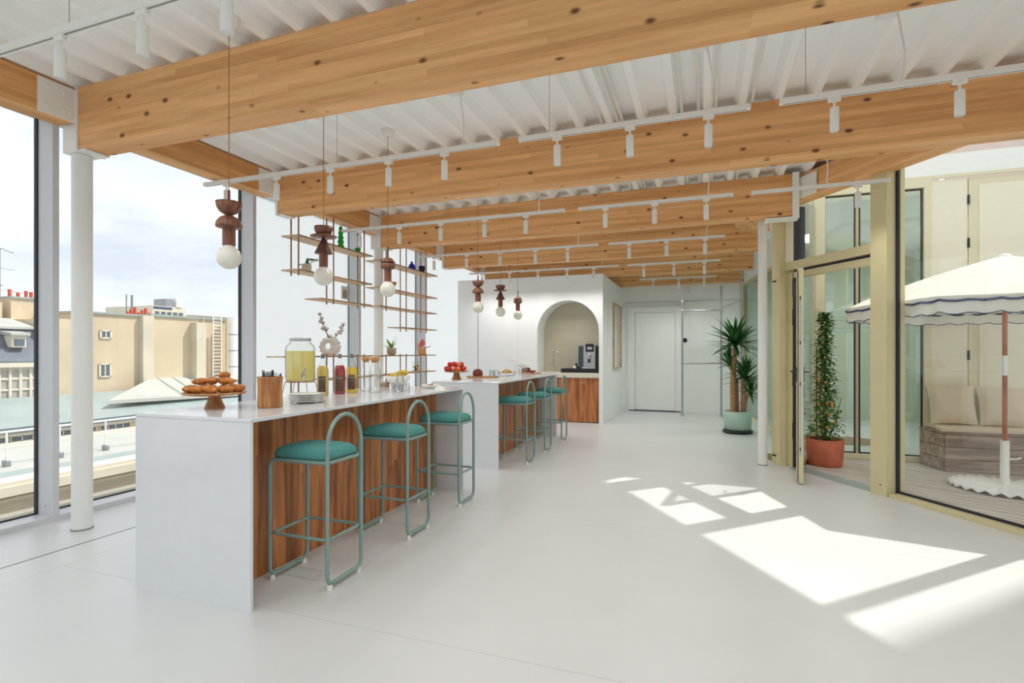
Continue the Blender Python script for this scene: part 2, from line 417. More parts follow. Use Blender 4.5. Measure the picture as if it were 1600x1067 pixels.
# far wall, kitchen block, other walls
struct('wall_far', MB().box(-5.36, 1.2, 13.1, 13.3, 0, 3.49), 'wall')
kp = [(-5.02, 0), (-3.21, 0)] + [(-2.57 - .64 * math.cos(a * PI / 28), 1.83 + .64 * math.sin(a * PI / 28)) for a in range(29)] + [(-1.93, 0), (-1.85, 0), (-1.85, 2.975), (-5.02, 2.975)]
Tk = Matrix.Translation((0, 10.99, 0)) @ Matrix.Rotation(PI / 2, 4, 'X')
wk = struct('wall_kitchen', MB().prism(kp, 0, .52, T=Tk), 'wall')
struct('wall_kitchen_side', MB().box(-2.0, -1.85, 10.995, 13.1, 0, 2.975), 'wall')
struct('wall_kitchen_top', MB().box(-5.02, -2.0, 11.0, 13.1, 2.9, 2.975), 'wall')
nb = struct('wall_niche', MB().box(-3.3, -2.0, 11.003, 11.1, 0, 2.55), 'niche_stone')
for i in range(4):
    for j in range(5):
        off = .0 if j % 2 else -.2
        x0 = -3.3 + i * .4 + off; x1 = x0 + .396
        x0 = max(x0, -3.3); x1 = min(x1, -2.0)
        if x1 - x0 > .03: MB().box(x0, x1, 10.999, 11.004, .95 + j * .33, .95 + j * .33 + .327).build('tile', 'niche_tile', nb)
# flush closet door in the kitchen front wall
d2 = struct('door_2', MB().box(-4.53, -3.635, 10.462, 10.4695, .02, 2.23, bev=.002), 'wall')
MB().box(-4.546, -4.536, 10.463, 10.4695, .0, 2.25).build('door_gap', 'joint', d2)
MB().box(-3.88, -3.68, 10.452, 10.462, 1.255, 1.275).build('door_handle', 'wall', d2)
# door 1 in the far wall
d1 = struct('door_1', MB().box(-1.52, -.60, 13.07, 13.1, .025, 2.36, bev=.004), 'wall')
f = MB(); f.box(-1.675, -1.53, 13.06, 13.1, 0, 2.47); f.box(-.59, -.47, 13.06, 13.1, 0, 2.47); f.box(-1.53, -.59, 13.06, 13.1, 2.37, 2.47)
f.build('door_frame', 'wall', d1)
f = MB(); f.box(-1.70, -1.675, 13.035, 13.1, 0, 2.5); f.box(-.47, -.445, 13.035, 13.1, 0, 2.5); f.box(-1.675, -.47, 13.035, 13.1, 2.47, 2.5)
f.build('door_architrave', 'wall', d1)
MB().box(-1.675, -.47, 13.05, 13.098, 0, .022).build('door_sill', 'slot', d1)
MB().tube([(-1.46, 13.07, 1.1), (-1.46, 13.03, 1.1), (-1.34, 13.03, 1.1)], .009, 6).build('door_handle', 'wall', d1)
MB().box(-1.8, 1.0, 13.083, 13.0995, 2.62, 2.624).build('trim_line', 'joint', d1)

# left facade: mullions every 2.1 m, clear panes near, frosted panes further on
ms = [2.86 + 2.098 * k for k in range(-4, 4)]
ys = [-6.0] + ms + [13.1]
struct('wall_left_sill', MB().box(-5.33, -5.11, -6, 13.1, 0, .045), 'frame_white')
struct('wall_left_head', MB().box(-5.33, -5.11, -6, 13.1, 3.40, 3.49), 'frame_white')
for k, y in enumerate(ms):
    t = struct('trim_%d' % (k + 1), MB().box(-5.30, -5.11, y, y + .048, .045, 3.40), 'frame_white')
    MB().box(-5.335, -5.30, y - .012, y + .06, .045, 3.40).build('gasket', 'gasket' if y < 5.5 else 'glass_edge', t)
    MB().lathe([(.006, 0), (.006, .004)], (0, 0, 0), 8, T=Matrix.Translation((-5.2, y - .001, .12)) @ Matrix.Rotation(PI / 2, 4, 'X')).build('screw', 'chrome', t)
for k in range(len(ys) - 1):
    fr = ys[k] > 4.9
    w = struct('window_%d' % (k + 1), MB().box(-5.326, -5.314, ys[k] + .05, ys[k + 1] - .004, .05, 3.40), 'frosted' if fr else 'glass')
    if not fr:
        MB().box(-5.33, -5.305, ys[k] + .05, ys[k + 1] - .012, .045, .056).build('bottom_gasket', 'gasket', w)
# walls beyond the camera: they close the room where the photograph does not look
wb = MB()
for x0, x1 in ((-5.36, -4.9), (-1.9, -1.5), (1.5, 1.9), (4.9, 5.25)): wb.box(x0, x1, -6.15, -6, 0, 3.49)
wb.box(-4.9, 4.9, -6.15, -6, 3.3, 3.49)
struct('wall_back', wb, 'wall')
struct('wall_right', MB().box(5.1, 5.25, -6, .81, 0, 3.49), 'wall')

# facade A
def aobj(name, s0, s1, o0, o1, z0, z1, mat, parent=None, st=False):
    mb = MB(); abox(mb, s0, s1, o0, o1, z0, z1)
    return struct(name, mb, mat, parent=parent) if st else mb.build(name, mat, parent)
p2 = aobj('trim_20', .0, .135, -.14, .12, 0, 3.2, 'bronze', st=True)
aobj('reveal', .135, .215, -.02, .12, 0, 2.40, 'bronze', p2)
aobj('gasket', .215, .225, -.015, .12, 0, 2.38, 'gasket', p2)
aobj('top_panel', .137, .27, -.06, .1, 2.53, 3.2, 'cream', p2)
aobj('top_gasket', .27, .285, -.05, .1, 2.53, 3.2, 'gasket', p2)
for z in (.12,):
    for q in (.03, .065):
        MB().lathe([(.012, 0), (.012, .01), (.006, .012)], T=TA(q, z) @ Matrix.Translation((0, -.14 * ya, 0)) @ Matrix.Rotation(PI / 2 * ya, 4, 'X'), seg=8).build('bolt', 'black', p2)
for q in (.03, .065):
    MB().lathe([(.012, 0), (.012, .01), (.006, .012)], T=TA(q, 2.31) @ Matrix.Translation((0, -.14 * ya, 0)) @ Matrix.Rotation(PI / 2 * ya, 4, 'X'), seg=8).build('bolt', 'black', p2)
for z in (.35, 1.0, 1.75, 2.1):
    aobj('hinge_slot', .222, .226, -.03, .03, z, z + .2, 'black', p2)
aobj('trim_21', .135, 1.394, -.07, .09, 2.43, 2.53, 'bronze', st=True)
t22 = aobj('trim_22', .24, 1.394, -.03, .07, 2.33, 2.40, 'bronze', st=True)
aobj('shadow_gap', .24, 1.394, -.02, .06, 2.40, 2.43, 'gasket', t22)
pP = aobj('trim_23', 1.394, 1.575, -.12, .1, 0, 3.32, 'bronze', st=True)
aobj('gasket', 1.575, 1.597, -.012, .02, .03, 3.32, 'gasket', pP)
aobj('bolt', 1.50, 1.515, -.125, -.12, .1, .108, 'black', pP)
aobj('trim_24', 1.60, 6.9, -.12, .1, -.001, .035, 'bronze', st=True)
aobj('trim_25', .26, 1.394, -.1, .1, -.02, .004, 'zinc', st=True)
for k, q in enumerate((2.80, 4.1, 5.4, 6.7)):
    t = aobj('trim_%d' % (26 + k), q, q + .10, -.12, .1, .035, 3.2, 'bronze', st=True)
for k, (a, b) in enumerate(((1.60, 2.79), (2.91, 4.09), (4.21, 5.39), (5.51, 6.69), (6.81, 7.5))):
    w = aobj('window_%d' % (20 + k), a, b, .0, .012, .045, 3.28 if k == 0 else 3.22, 'glass', st=True)
    aobj('bottom_gasket', a, b, -.01, .02, .035, .055, 'gasket', w)
w = aobj('window_19', .285, 1.394, .0, .012, 2.53, 3.28, 'glass', st=True)

# open door leaf (seen edge on)
hp = Vector((1.10, 7.17, 0)); ep = Vector((.990, 6.37, 0)); LD = (hp - ep).normalized(); LL = (hp - ep).length
Tl = Matrix.Translation(ep) @ Matrix.Rotation(math.atan2(LD.y, LD.x), 4, 'Z')
lf = thing('glass_door', 'open glazed door leaf with champagne metal frame, standing edge on beside the opening', 'door', tuple(ep), math.atan2(LD.y, LD.x))
fr = MB()
fr.box(0, .07, -.03, .03, .012, 2.32); fr.box(LL - .07, LL, -.03, .03, .012, 2.32); fr.box(.07, LL - .07, -.03, .03, .012, .10); fr.box(.07, LL - .07, -.03, .03, 2.25, 2.32)
fr.build('leaf_frame', 'bronze', lf)
MB().box(.07, LL - .07, -.012, .012, .10, 2.25).build('pane', 'glass', lf)
MB().box(-.0035, 0, -.008, .008, .3, 2.0).build('lock_strip', 'galv', lf)
MB().box(-.004, 0, .018, .026, .02, 2.3).build('edge_seal', 'gasket', lf)
for z in (.36, 1.06, 1.5, 1.98): MB().box(-.005, -.0034, -.005, .005, z, z + .04).build('latch', 'black', lf)
h = MB()
for sgn in (-1, 1):
    h.box(.02, .05, sgn * .03, sgn * .038, 1.10, 1.26); h.tube([(.035, sgn * .03, 1.21), (.035, sgn * .085, 1.21), (.06, sgn * .09, 1.21), (.15, sgn * .09, 1.21)], .009, 6)
h.build('door_handle', 'black', lf)
MB().box(.02, .045, -.036, -.03, .92, 1.07).build('lock_plate', 'black', lf)

# glazed partition B towards the meeting room, side pane C, courtyard wall
B0 = Vector((1.505, 8.45, 0)); B1 = Vector((.905, 13.1, 0)); BD = (B1 - B0).normalized()
TB = Matrix.Translation(B0) @ Matrix.Rotation(math.atan2(BD.y, BD.x), 4, 'Z')
LB = (B1 - B0).length
struct('wall_partition_top', MB().box(0, LB, -.05, .05, 2.98, 3.5, T=TB), 'wall')
tb = MB(); tb.box(0, LB, -.04, .04, 2.92, 2.98, T=TB); tb.box(0, LB, -.04, .04, 0, .03, T=TB); tb.box(LB - .05, LB, -.04, .04, .03, 2.92, T=TB)
tp = struct('trim_40', tb, 'bronze')
for k, (a, b) in enumerate(((.02, 1.9), (1.95, LB - .06))):
    w = struct('window_%d' % (40 + k), MB().box(a, b, -.006, .006, .1 if k == 0 else .04, 2.84 if k == 0 else 2.92, T=TB), 'glass_green')
    if k == 0:
        g = MB(); g.box(a, b, -.03, .03, .03, .13, T=TB); g.box(a, b, -.03, .03, 2.82, 2.91, T=TB); g.box(b - .09, b, -.03, .03, .13, 2.82, T=TB)
        g.build('leaf_frame', 'bronze', w)
    else:
        MB().box(a, a + .03, -.02, .02, .04, 2.92, T=TB).build('gasket', 'gasket', w)
# pane C
C0 = Vector((1.10, 7.38, 0)); C1 = Vector((1.48, 8.28, 0)); CD = (C1 - C0)
TC = Matrix.Translation(C0) @ Matrix.Rotation(math.atan2(CD.y, CD.x), 4, 'Z')
struct('window_42', MB().box(0, CD.length, -.006, .006, .04, 3.4, T=TC), 'glass_court')
struct('trim_41', MB().box(0, CD.length, -.03, .03, -.02, .04, T=TC), 'bronze')
# courtyard back wall y = 8.3
cw = struct('wall_courtyard', MB().box(1.45, 7.5, 8.3, 8.45, 3.70, 3.97), 'white_paint')
MB().box(1.45, 7.5, 8.27, 8.3, 3.66, 3.70).build('drip_edge', 'cream_frame', cw)
def cwp(name, x0, x1, z0, z1, mat, y0=8.3, y1=8.38, b=0): return MB().box(x0, x1, y0, y1, z0, z1, bev=b).build(name, mat, cw)
cwp('frame_post', 1.45, 1.585, 0, 3.66, 'cream_frame', 8.26, 8.4); cwp('frame_post', 2.716, 2.785, 0, 3.66, 'cream_frame', 8.27, 8.4)
cwp('frame_rail', 1.585, 2.716, 3.56, 3.66, 'cream_frame', 8.27, 8.4); cwp('frame_rail', 1.585, 2.716, -.02, .05, 'cream_frame', 8.27, 8.4)
cwp('mullion', 1.96, 2.0, .05, 3.56, 'bronze', 8.34, 8.4)
for k, (a, b) in enumerate(((1.585, 1.96), (2.0, 2.716))):
    w = struct('window_%d' % (43 + k), MB().box(a, b, 8.34, 8.352, .05, 3.56), 'glass_court')
    g = MB(); g.box(a, a + .015, 8.325, 8.36, .05, 3.56); g.box(b - .015, b, 8.325, 8.36, .05, 3.56); g.box(a, b, 8.325, 8.36, .05, .065); g.box(a, b, 8.325, 8.36, 3.545, 3.56)
    g.build('gasket', 'gasket', w)
cwp('panel', 2.79, 3.185, 0, 3.64, 'cream', b=.006)
cwp('door_panel_frame', 3.197, 4.35, 0, 3.64, 'cream_frame', 8.31, 8.38)
cwp('door_panel', 3.30, 4.25, .08, 3.55, 'cream', 8.298, 8.312, b=.006)
for k in range(4): cwp('panel', 4.36 + k * .78, 4.36 + k * .78 + .77, 0, 3.64, 'cream', b=.006)
for z in (.55, 1.32, 2.2, 2.75, 3.3):
    MB().tube([(3.191, 8.295, z), (3.191, 8.295, z + .12)], .014, 8).build('hinge', 'black_steel', cw)
# upper storey in pale pink behind the white band
up = struct('wall_upper', MB().box(.9, 9, 10.4, 10.6, 3.66, 5.9), 'pink')
for x in (3.6, 5.2, 6.9): MB().box(x, x + .06, 10.34, 10.4, 3.66, 5.9).build('downpipe', 'white_paint', up)
# meeting room
struct('wall_meeting_far', MB().box(.95, 4.2, 12.9, 13.05, 0, 3.5), 'meet_wall')
struct('wall_meeting_right', MB().box(4.05, 4.2, 8.5, 12.9, 0, 3.5), 'meet_wall')

pl_ = thing('fill_panel', 'square white fill light added to brighten the meeting room behind the courtyard glass', 'light', (2.7, 10.4, 3.46))  # made-up light source, lifts the dark interior behind the courtyard glass
MB().box(-.6, .6, -.6, .6, 0, .04, bev=.005).build('panel_body', 'plastic_white', pl_)
la = bpy.data.lights.new('fill_light', 'AREA'); la.shape = 'SQUARE'; la.size = 1.1; la.energy = 45; la.color = (1, 1, 1); lo = bpy.data.objects.new('fill_light', la); COL.objects.link(lo); lo.parent = pl_; lo.location = (0, 0, -.01)
# deck of planks
dk = struct('deck', MB().prism([(1.08, 7.36), (5.3, .75), (7.5, .75), (7.5, 8.3), (1.5, 8.3)], -.16, -.045), 'slot')
ang = R(-26); pd = Vector((math.cos(ang), math.sin(ang))); pn = Vector((-pd.y, pd.x))
w_ = .138
an2 = (-AD.y, AD.x)
cF = an2[0] * A0.x + an2[1] * A0.y
out_ = 1 if (an2[0] * 5 + an2[1] * 7 - cF) > 0 else -1
for k in range(-20, 70):
    c0 = Vector((1.0, 7.6)) + pn * (k * .144 - 3.2)
    poly = [tuple(c0 - pd * 6), tuple(c0 + pd * 11), tuple(c0 + pd * 11 + pn * w_), tuple(c0 - pd * 6 + pn * w_)]
    poly = clip(poly, -out_ * an2[0], -out_ * an2[1], -out_ * cF - .06)
    for q in ((0, 1, 8.26), (1, 0, 7.4), (0, -1, -1.3)):
        if poly: poly = clip(poly, *q)
    # keep right of pane C
    if poly: poly = clip(poly, -CD.y, CD.x, -CD.y * C0.x + CD.x * C0.y - .04)
    if len(poly) > 2:
        cx0 = sum(p[0] for p in poly) / len(poly); cy0 = sum(p[1] for p in poly) / len(poly)
        loc = [( (p[0] - cx0) * pd.x + (p[1] - cy0) * pd.y, (p[0] - cx0) * pn.x + (p[1] - cy0) * pn.y) for p in poly]
        MB().prism(loc, -.045, -.018 + random.uniform(-.002, .002)).build('plank', 'deck_wood', dk, loc=(cx0, cy0, 0), rot=ang)

# ================================================================== BEAMS, COLUMNS
BY = [2.74, 4.81, 6.88, 8.955, 11.03, 12.90]
ordn = ['nearest', 'second', 'third', 'fourth', 'fifth', 'sixth, darker']
def beam(i, y, x0, x1, z0=3.005, z1=3.49):
    t = thing('timber_beam', ordn[i] + ' glulam cross beam from the camera, under the white steel ceiling', 'beam', (x0, y, 0), group='glulam cross beams')
    MB().box(.012, x1 - x0, 0, .185, z0, z1, bev=.004).build('timber', 'glulam', t)
    m = MB(); m.box(0, .012, -.012, .20, z0 - .012, z1); m.box(0, .09, .0, .185, z0 - .013, z0 - .002)
    if i in (0, 2): m.box(-.17, 0, .0, .185, z0 - .01, z1 - .02)
    elif i < 5: m.box(-.03, 0, .0, .185, z0 - .01, z1 - .02)
    m.build('end_plate', 'steel_white', t)
    m = MB(); m.box(-.012, 0, -.26, .0, z0 + .2, z1 - .03)
    sp = m.build('side_plate', 'steel_white', t)
    b = MB()
    for yy in (-.2, -.09):
        for zz in (z0 + .26, z1 - .09): b.lathe([(.016, 0), (.016, .006), (.01, .012)], T=Matrix.Translation((0, yy, zz)) @ Matrix.Rotation(PI / 2, 4, 'Y'), seg=8)
    b.build('bolt', 'steel_white', sp)
    return t
for i, y in enumerate(BY):
    x1 = (ax(y) - .22) if i < 2 else (1.0 if i == 2 else .93)
    b = beam(i, y, -4.6, x1)
    if i == 2:
        m = MB(); m.box(5.585, 5.655, -.03, .21, 2.99, 3.50); m.box(5.3, 5.66, -.02, .2, 2.98, 2.992); m.build('right_end_plate', 'steel_white', b)
        m = MB(); T = Matrix.Translation((5.66, .03, 0)) @ Matrix.Rotation(AANG, 4, 'Z'); m.box(0.0, .26, -.006, .006, 3.2, 3.44, T=T); m.build('right_side_plate', 'steel_white', b)
for i, (ya_, yb) in enumerate(((-6, 2.72), (2.95, 4.79), (5.02, 6.86), (7.09, 8.93), (9.16, 11.0))):
    t = thing('edge_beam', ['glulam edge beam along the left glass wall before the nearest cross beam', 'glulam edge beam along the left glass wall between first and second cross beams', 'glulam edge beam along the left glass wall between second and third cross beams', 'glulam edge beam along the left glass wall between third and fourth cross beams', 'farthest glulam edge beam along the left glass wall above the kitchen block'][i], 'beam', (-4.79, ya_, 0), group='glulam edge beams on the left')
    MB().box(0, .18, 0, yb - ya_, 3.205, 3.47, bev=.004).build('timber', 'glulam_edge', t)
    
t = thing('edge_beam', 'angled glulam edge beam above the glazed courtyard front', 'beam', tuple(A0 + AD * .2), AANG)
a, b_ = sorted((-.01 * ya, -.21 * ya)); MB().box(0, 6.6, a, b_, 3.2, 3.485, bev=.004).build('timber', 'glulam', t)
a, b_ = sorted((.0 * ya, .10 * ya)); MB().box(-.2, 7.3, a, b_, 3.30, 3.60).build('fascia', 'cream_frame', t)
# curved glulam piece at the corner
m = MB(); rs = []
for k in range(13):
    a = R(118 + k * 122 / 12); rs.append([(1.25 + r * math.cos(a), 8.0 + r * math.sin(a), z) for r, z in ((.66, 3.2), (.82, 3.2), (.82, 3.47), (.66, 3.47))])
t = m.rings(rs, smooth=False).build('curved_beam', 'glulam'); tag(t, 'curved glulam ring piece at the inner corner behind the right column', 'beam')
def column(x, y, z1, label, r=.07):
    t = thing('steel_column', label, 'column', (x, y, 0), group='round white steel columns')
    MB().cyl(r, 0, z1, seg=28).build('shaft', 'steel_white', t); MB().cyl(r + .004, 0, .012, seg=28).build('foot_ring', 'joint', t)
    return t
column(-4.69, 2.83, 2.992, 'round white steel column carrying the nearest beam at the left windows')
column(-4.69, 6.97, 2.992, 'round white steel column at the left windows behind the bar shelves')
column(.717, 7.33, 3.2, 'slim round white steel column on the right beside the glass door', .055)

# ================================================================== TRACK LIGHTS
def spotlight(parent, x, tilt=0, az=0):
    s_ = MB(); s_.box(-.035, .035, -.012, .012, -.045, -.018); s_.cyl(.008, -.10, -.045, seg=8)
    sp = s_.build('spotlight', 'track', parent, loc=(x, 0, 0))
    hd = MB(); hd.lathe([(.0, -.003), (.024, 0), (.026, -.003), (.026, -.145), (.022, -.148), (.021, -.140), (.0, -.139)][1:], seg=16)
    o = hd.build('spot_head', 'track', sp, loc=(0, 0, -.085), rot=(tilt, 0, az))
    far = parent.location.y > 9; nm_ = 'wall_wash_light' if far else 'spot_light'
    L = bpy.data.lights.get(nm_) or bpy.data.lights.new(nm_, 'SPOT')
    L.energy = SPOT_W * (1.5 if far else 1); L.spot_size = R(160); L.spot_blend = 1; L.shadow_soft_size = .06; L.color = (1.0, .985, .965)
    lo = bpy.data.objects.new('spot_light', L); COL.objects.link(lo); lo.parent = sp; lo.location = (0, 0, -.245)
    return sp
ZT = 3.035; SPOT_W = 10.5
def track(x0, x1, y, spots, label, tilt=0, drops=()):
    t = thing('track_light', label, 'light', (x0, y, ZT), group='white ceiling track lights')
    L_ = x1 - x0
    m = MB(); m.box(0, L_, -.018, .018, -.018, .016); m.build('rail', 'track', t)
    m = MB(); m.box(.02, L_ - .02, -.005, .005, -.0195, -.018); m.build('rail_slot', 'joint', t)
    for i, (dx, feed) in enumerate(drops):
        if feed:
            c = MB().tube([(dx - x0 - .03, 0, .455), (dx - x0 - .02, 0, .40), (dx - x0 + .01, 0, .2), (dx - x0, 0, .03), (dx - x0 + .03, 0, .016)], .006, 6).build('cable', 'track', t)
            MB().box(dx - x0 - .13, dx - x0 - .02, -.05, .05, .44, .535).build('junction_box', 'steel_white', t)
        else:
            MB().tube([(dx - x0, 0, .016), (dx - x0, 0, .535)], .0022, 5).build('wire', 'galv', t)
    for k, x in enumerate(spots):
        spotlight(t, x - x0, tilt if isinstance(tilt, (int, float)) else tilt[k % len(tilt)])
    return t
rows = [1.74, 3.80, 5.87, 7.92, 9.98, 12.05]
rown = ['nearest row', 'second row from the camera', 'third row from the camera', 'fourth row from the camera', 'fifth row, before the arch', 'farthest row, before the back door']
rows_fill = [-.32, -2.38, -4.44]
for i, y in enumerate(rows):
    if i < 5:
        track(-4.52, -1.47, y, (-4.24, -3.64, -3.05, -2.46, -1.94), 'white track light with five spots, left track of the %s' % rown[i], tilt=(0, 0, R(35), 0, R(-25)) if i == 4 else 0, drops=((-2.98, 0), (-1.78, 1)))
    track(-1.31, .30, y, (-1.01, -.48, .04), 'white track light with three spots, %s track of the %s' % ('middle' if i < 5 else 'only', rown[i]), tilt=(R(-38), R(20), R(-30)) if i == 5 else 0, drops=((-1.07, 0), (.06, 1)))
    if i < 3:
        track(.47, {0: 3.4, 1: 2.6, 2: 1.66}[i], y, {0: (.8, 1.4, 2.0, 2.6), 1: (.78, 1.42, 2.05), 2: (1.40,)}[i], 'white track light, right track of the %s' % rown[i], drops=((.62, 0), (1.14, 1)))

for i, y in enumerate(rows_fill):       # extra unseen lamps added behind the camera to brighten the room
    track(-4.52, -1.47, y, (-3.9, -2.9, -1.94), 'added fill track light on the left behind the camera, row %s' % ['one', 'two', 'three'][i], drops=((-2.98, 0),))
    track(-1.31, 3.4, y, (-1.01, .2, 1.4, 2.6), 'added fill track light on the right behind the camera, row %s' % ['one', 'two', 'three'][i], drops=((-1.07, 0),))
# ================================================================== PENDANTS
def pendant(kind, y, label):
    zc = 2.005
    t = thing('pendant_lamp', label, 'lamp', (-2.76, y, zc), group='turned walnut pendant lamps')
    b = MB(); b.lathe([(.001, -.0725), (.03, -.066), (.052, -.05), (.067, -.028), (.0725, 0), (.068, .025), (.055, .048), (.036, .063), (.028, .076), (.027, .085)], seg=24); b.build('bulb', 'bulb', t)
    m = MB()
    if kind == 'A':
        prof = []
        for k in range(13): prof += [(.0355, .075 + k * .0098), (.0385, .079 + k * .0098)]
        m.lathe(prof, seg=20); m.build('socket_sleeve', 'pendant_wood', t)
        MB().lathe([(.03, .186), (.075, .188), (.076, .198), (.070, .222), (.052, .245), (.028, .258), (.012, .262)], seg=28).build('dome', 'pendant_wood', t)
        MB().lathe([(.012, .262), (.030, .268), (.055, .285), (.071, .312), (.075, .342), (.068, .342), (.03, .335)], seg=28).build('bowl', 'pendant_wood', t); top = .342; rod = .075; rm = 'rod_red'
    elif kind == 'B':
        MB().lathe([(.033, .07), (.033, .185)], seg=20).build('socket_sleeve', 'pendant_wood', t)
        MB().lathe([(.03, .178), (.066, .178), (.066, .184), (.008, .303)], seg=28).build('cone', 'walnut_dark', t)
        MB().lathe([(.02, .303), (.099, .306), (.10, .312), (.02, .322)], seg=32).build('disc', 'pendant_wood', t)
        MB().lathe([(.045, .322), (.058, .335), (.068, .36), (.070, .385), (.062, .385), (.03, .38)], seg=28).build('bowl', 'pendant_wood', t); top = .385; rod = 0; rm = 'rod_red'
    else:
        MB().lathe([(.034, .07), (.034, .19)], seg=20).build('socket_sleeve', 'pendant_wood', t)
        MB().lathe([(.045, .188), (.062, .195), (.0695, .215), (.066, .237), (.052, .243)], seg=28).build('ring', 'pendant_wood', t)
        MB().lathe([(.05, .243), (.05, .248)], seg=24).build('gap_disc', 'black', t)
        MB().lathe([(.06, .248), (.069, .25), (.068, .258), (.055, .266), (.05, .280), (.03, .292), (.012, .298)], seg=28).build('dome', 'pendant_wood', t); top = .298; rod = .095; rm = 'walnut_dark'
    if rod: MB().cyl(.008, top - .01, top + rod, seg=10).build('rod', rm, t)
    MB().tube([(0, 0, top + rod - .02), (0, 0, 1.44)], .0028, 6).build('cord', 'brass', t)
    MB().lathe([(.012, 1.425), (.05, 1.438), (.062, 1.455), (.064, 1.487), (.0, 1.487)][:4], seg=24).build('ceiling_cup', 'plastic_white', t)
    return t
A_, B_, C_ = 'walnut pendant of bowl and dome over globe bulb, %s', 'walnut pendant of bowl, disc and cone, %s', 'walnut pendant of stepped rings over globe bulb, %s'
pendant('A', 2.49, A_ % 'nearest the camera over the croissants'); pendant('B', 3.36, B_ % 'over the plates on the near bar'); pendant('C', 4.25, C_ % 'over the far end of the near bar')
pendant('A', 6.36, A_ % 'over the far bar'); pendant('B', 7.18, B_ % 'in the middle over the far bar'); pendant('C', 7.95, C_ % 'farthest, before the arch')

# ================================================================== BARS
HC = 1.054
def bar(y0, label, L_=2.745):
    t = thing('bar_counter', label, 'counter', (-3.215, y0, 0), group='white waterfall bar counters')
    W_ = .895
    MB().box(0, W_, 0, L_, HC - .022, HC, bev=.0025).build('worktop', 'stone', t)
    MB().box(0, W_, 0.001, .02, 0, HC - .0225).build('end_panel', 'stone', t); MB().box(0, W_, L_ - .021, L_ - .001, 0, HC - .0225).build('end_panel', 'stone', t)
    for k in range(3):
        l3 = (L_ - .043) / 3; a = .0205 + k * l3
        MB().box(W_ - .33, W_ - .31, a, a + l3 - .0015, 0.0, HC - .0225).build('front_panel', 'walnut', t)
    MB().box(.02, .04, .021, L_ - .022, 0.0, HC - .0225).build('rear_panel', 'stone', t)
    return t
bar(2.231, 'near white bar counter with walnut front, croissants and juices on top')
bar(5.955, 'far white bar counter with walnut front, fruit stand and glassware on top')

# ---------------------------------------------------------------- stools
def stool(y, label):
    t = thing('bar_stool', label, 'stool', (-2.31, y, 0), group='teal bar stools with arched tube backs')
    r = .0125; xo, xi = .215, -.22; hy = .165
    def arc(c, rad, a0, a1, n, ax2):
        return [ax2(c, rad, R(a0 + (a1 - a0) * k / n)) for k in range(n + 1)]
    yz = lambda x: (lambda c, rad, a: (x, c[0] + rad * math.cos(a), c[1] + rad * math.sin(a)))
    zb = .03; cr = .05
    pts = arc((-hy + cr, zb + cr), cr, 180, 270, 5, yz(xo)) + arc((hy - cr, zb + cr), cr, 270, 360, 5, yz(xo))
    pts += [(xo, hy * math.cos(R(k * 15)), .85 + .185 * math.sin(R(k * 15))) for k in range(13)]
    MB().tube(pts, r, 10, closed=True).build('back_loop', 'tube_teal', t)
    zs = .755
    def side(sg): return [(xo, sg * hy, zs)] + [(xi + cr + cr * math.cos(R(a)), sg * hy, zs - cr + cr * math.sin(R(a))) for a in (90, 112, 135, 157, 180)]
    pts = side(-1) + arc((-hy + cr, zb + cr), cr, 180, 270, 5, yz(xi)) + arc((hy - cr, zb + cr), cr, 270, 360, 5, yz(xi)) + side(1)[::-1]
    MB().tube(pts, r, 10).build('front_loop', 'tube_teal', t)
    def ring(z, c=.04, rr=.010):
        P = []
        x0, x1 = xi + .012, xo - .004
        for (cx, cy, a0) in ((x1 - c, hy - c, 0), (x0 + c, hy - c, 90), (x0 + c, -hy + c, 180), (x1 - c, -hy + c, 270)):
            P += [(cx + c * math.cos(R(a0 + a)), cy + c * math.sin(R(a0 + a)), z) for a in (0, 22, 45, 68, 90)]
        return MB().tube(P, rr, 8, closed=True)
    ring(.298).build('footrest', 'tube_teal', t); ring(zs, .045, .0115).build('seat_frame', 'tube_teal', t)
    rs = []
    def rr_(hx, hyy, c, z, cx=-.005):
        P = []
        for (sx, sy, a0) in ((1, 1, 0), (-1, 1, 90), (-1, -1, 180), (1, -1, 270)):
            P += [(cx + sx * (hx - c) + c * math.cos(R(a0 + a)), sy * (hyy - c) + c * math.sin(R(a0 + a)), z) for a in (0, 18, 36, 54, 72, 90)]
        return P
    for hx, hyy, c, z in ((.17, .13, .05, .762), (.208, .160, .06, .766), (.218, .170, .07, .785), (.215, .168, .08, .805), (.195, .152, .08, .826), (.15, .115, .07, .838), (.08, .06, .04, .842)):
        rs.append(rr_(hx, hyy, c, z))
    MB().rings(rs).build('seat', 'fabric_teal', t)
    for x in (xi, xo):
        for yy in (-hy + .02, hy - .03):
            MB().lathe([(.016, 0), (.017, .012), (.015, .03)], (x, yy, 0), 10).build('foot_pad', 'plastic_white', t)
    return t
s0 = stool(2.75, 'teal bar stool nearest the camera at the near bar')
for y, l in ((3.655, 'middle teal bar stool at the near bar'), (4.555, 'teal bar stool at the far end of the near bar'), (6.54, 'first teal bar stool at the far bar'), (7.36, 'middle teal bar stool at the far bar'), (8.31, 'farthest teal bar stool, before the arch cabinet')):
    dup(s0, (-2.31, y, 0), 0, l)

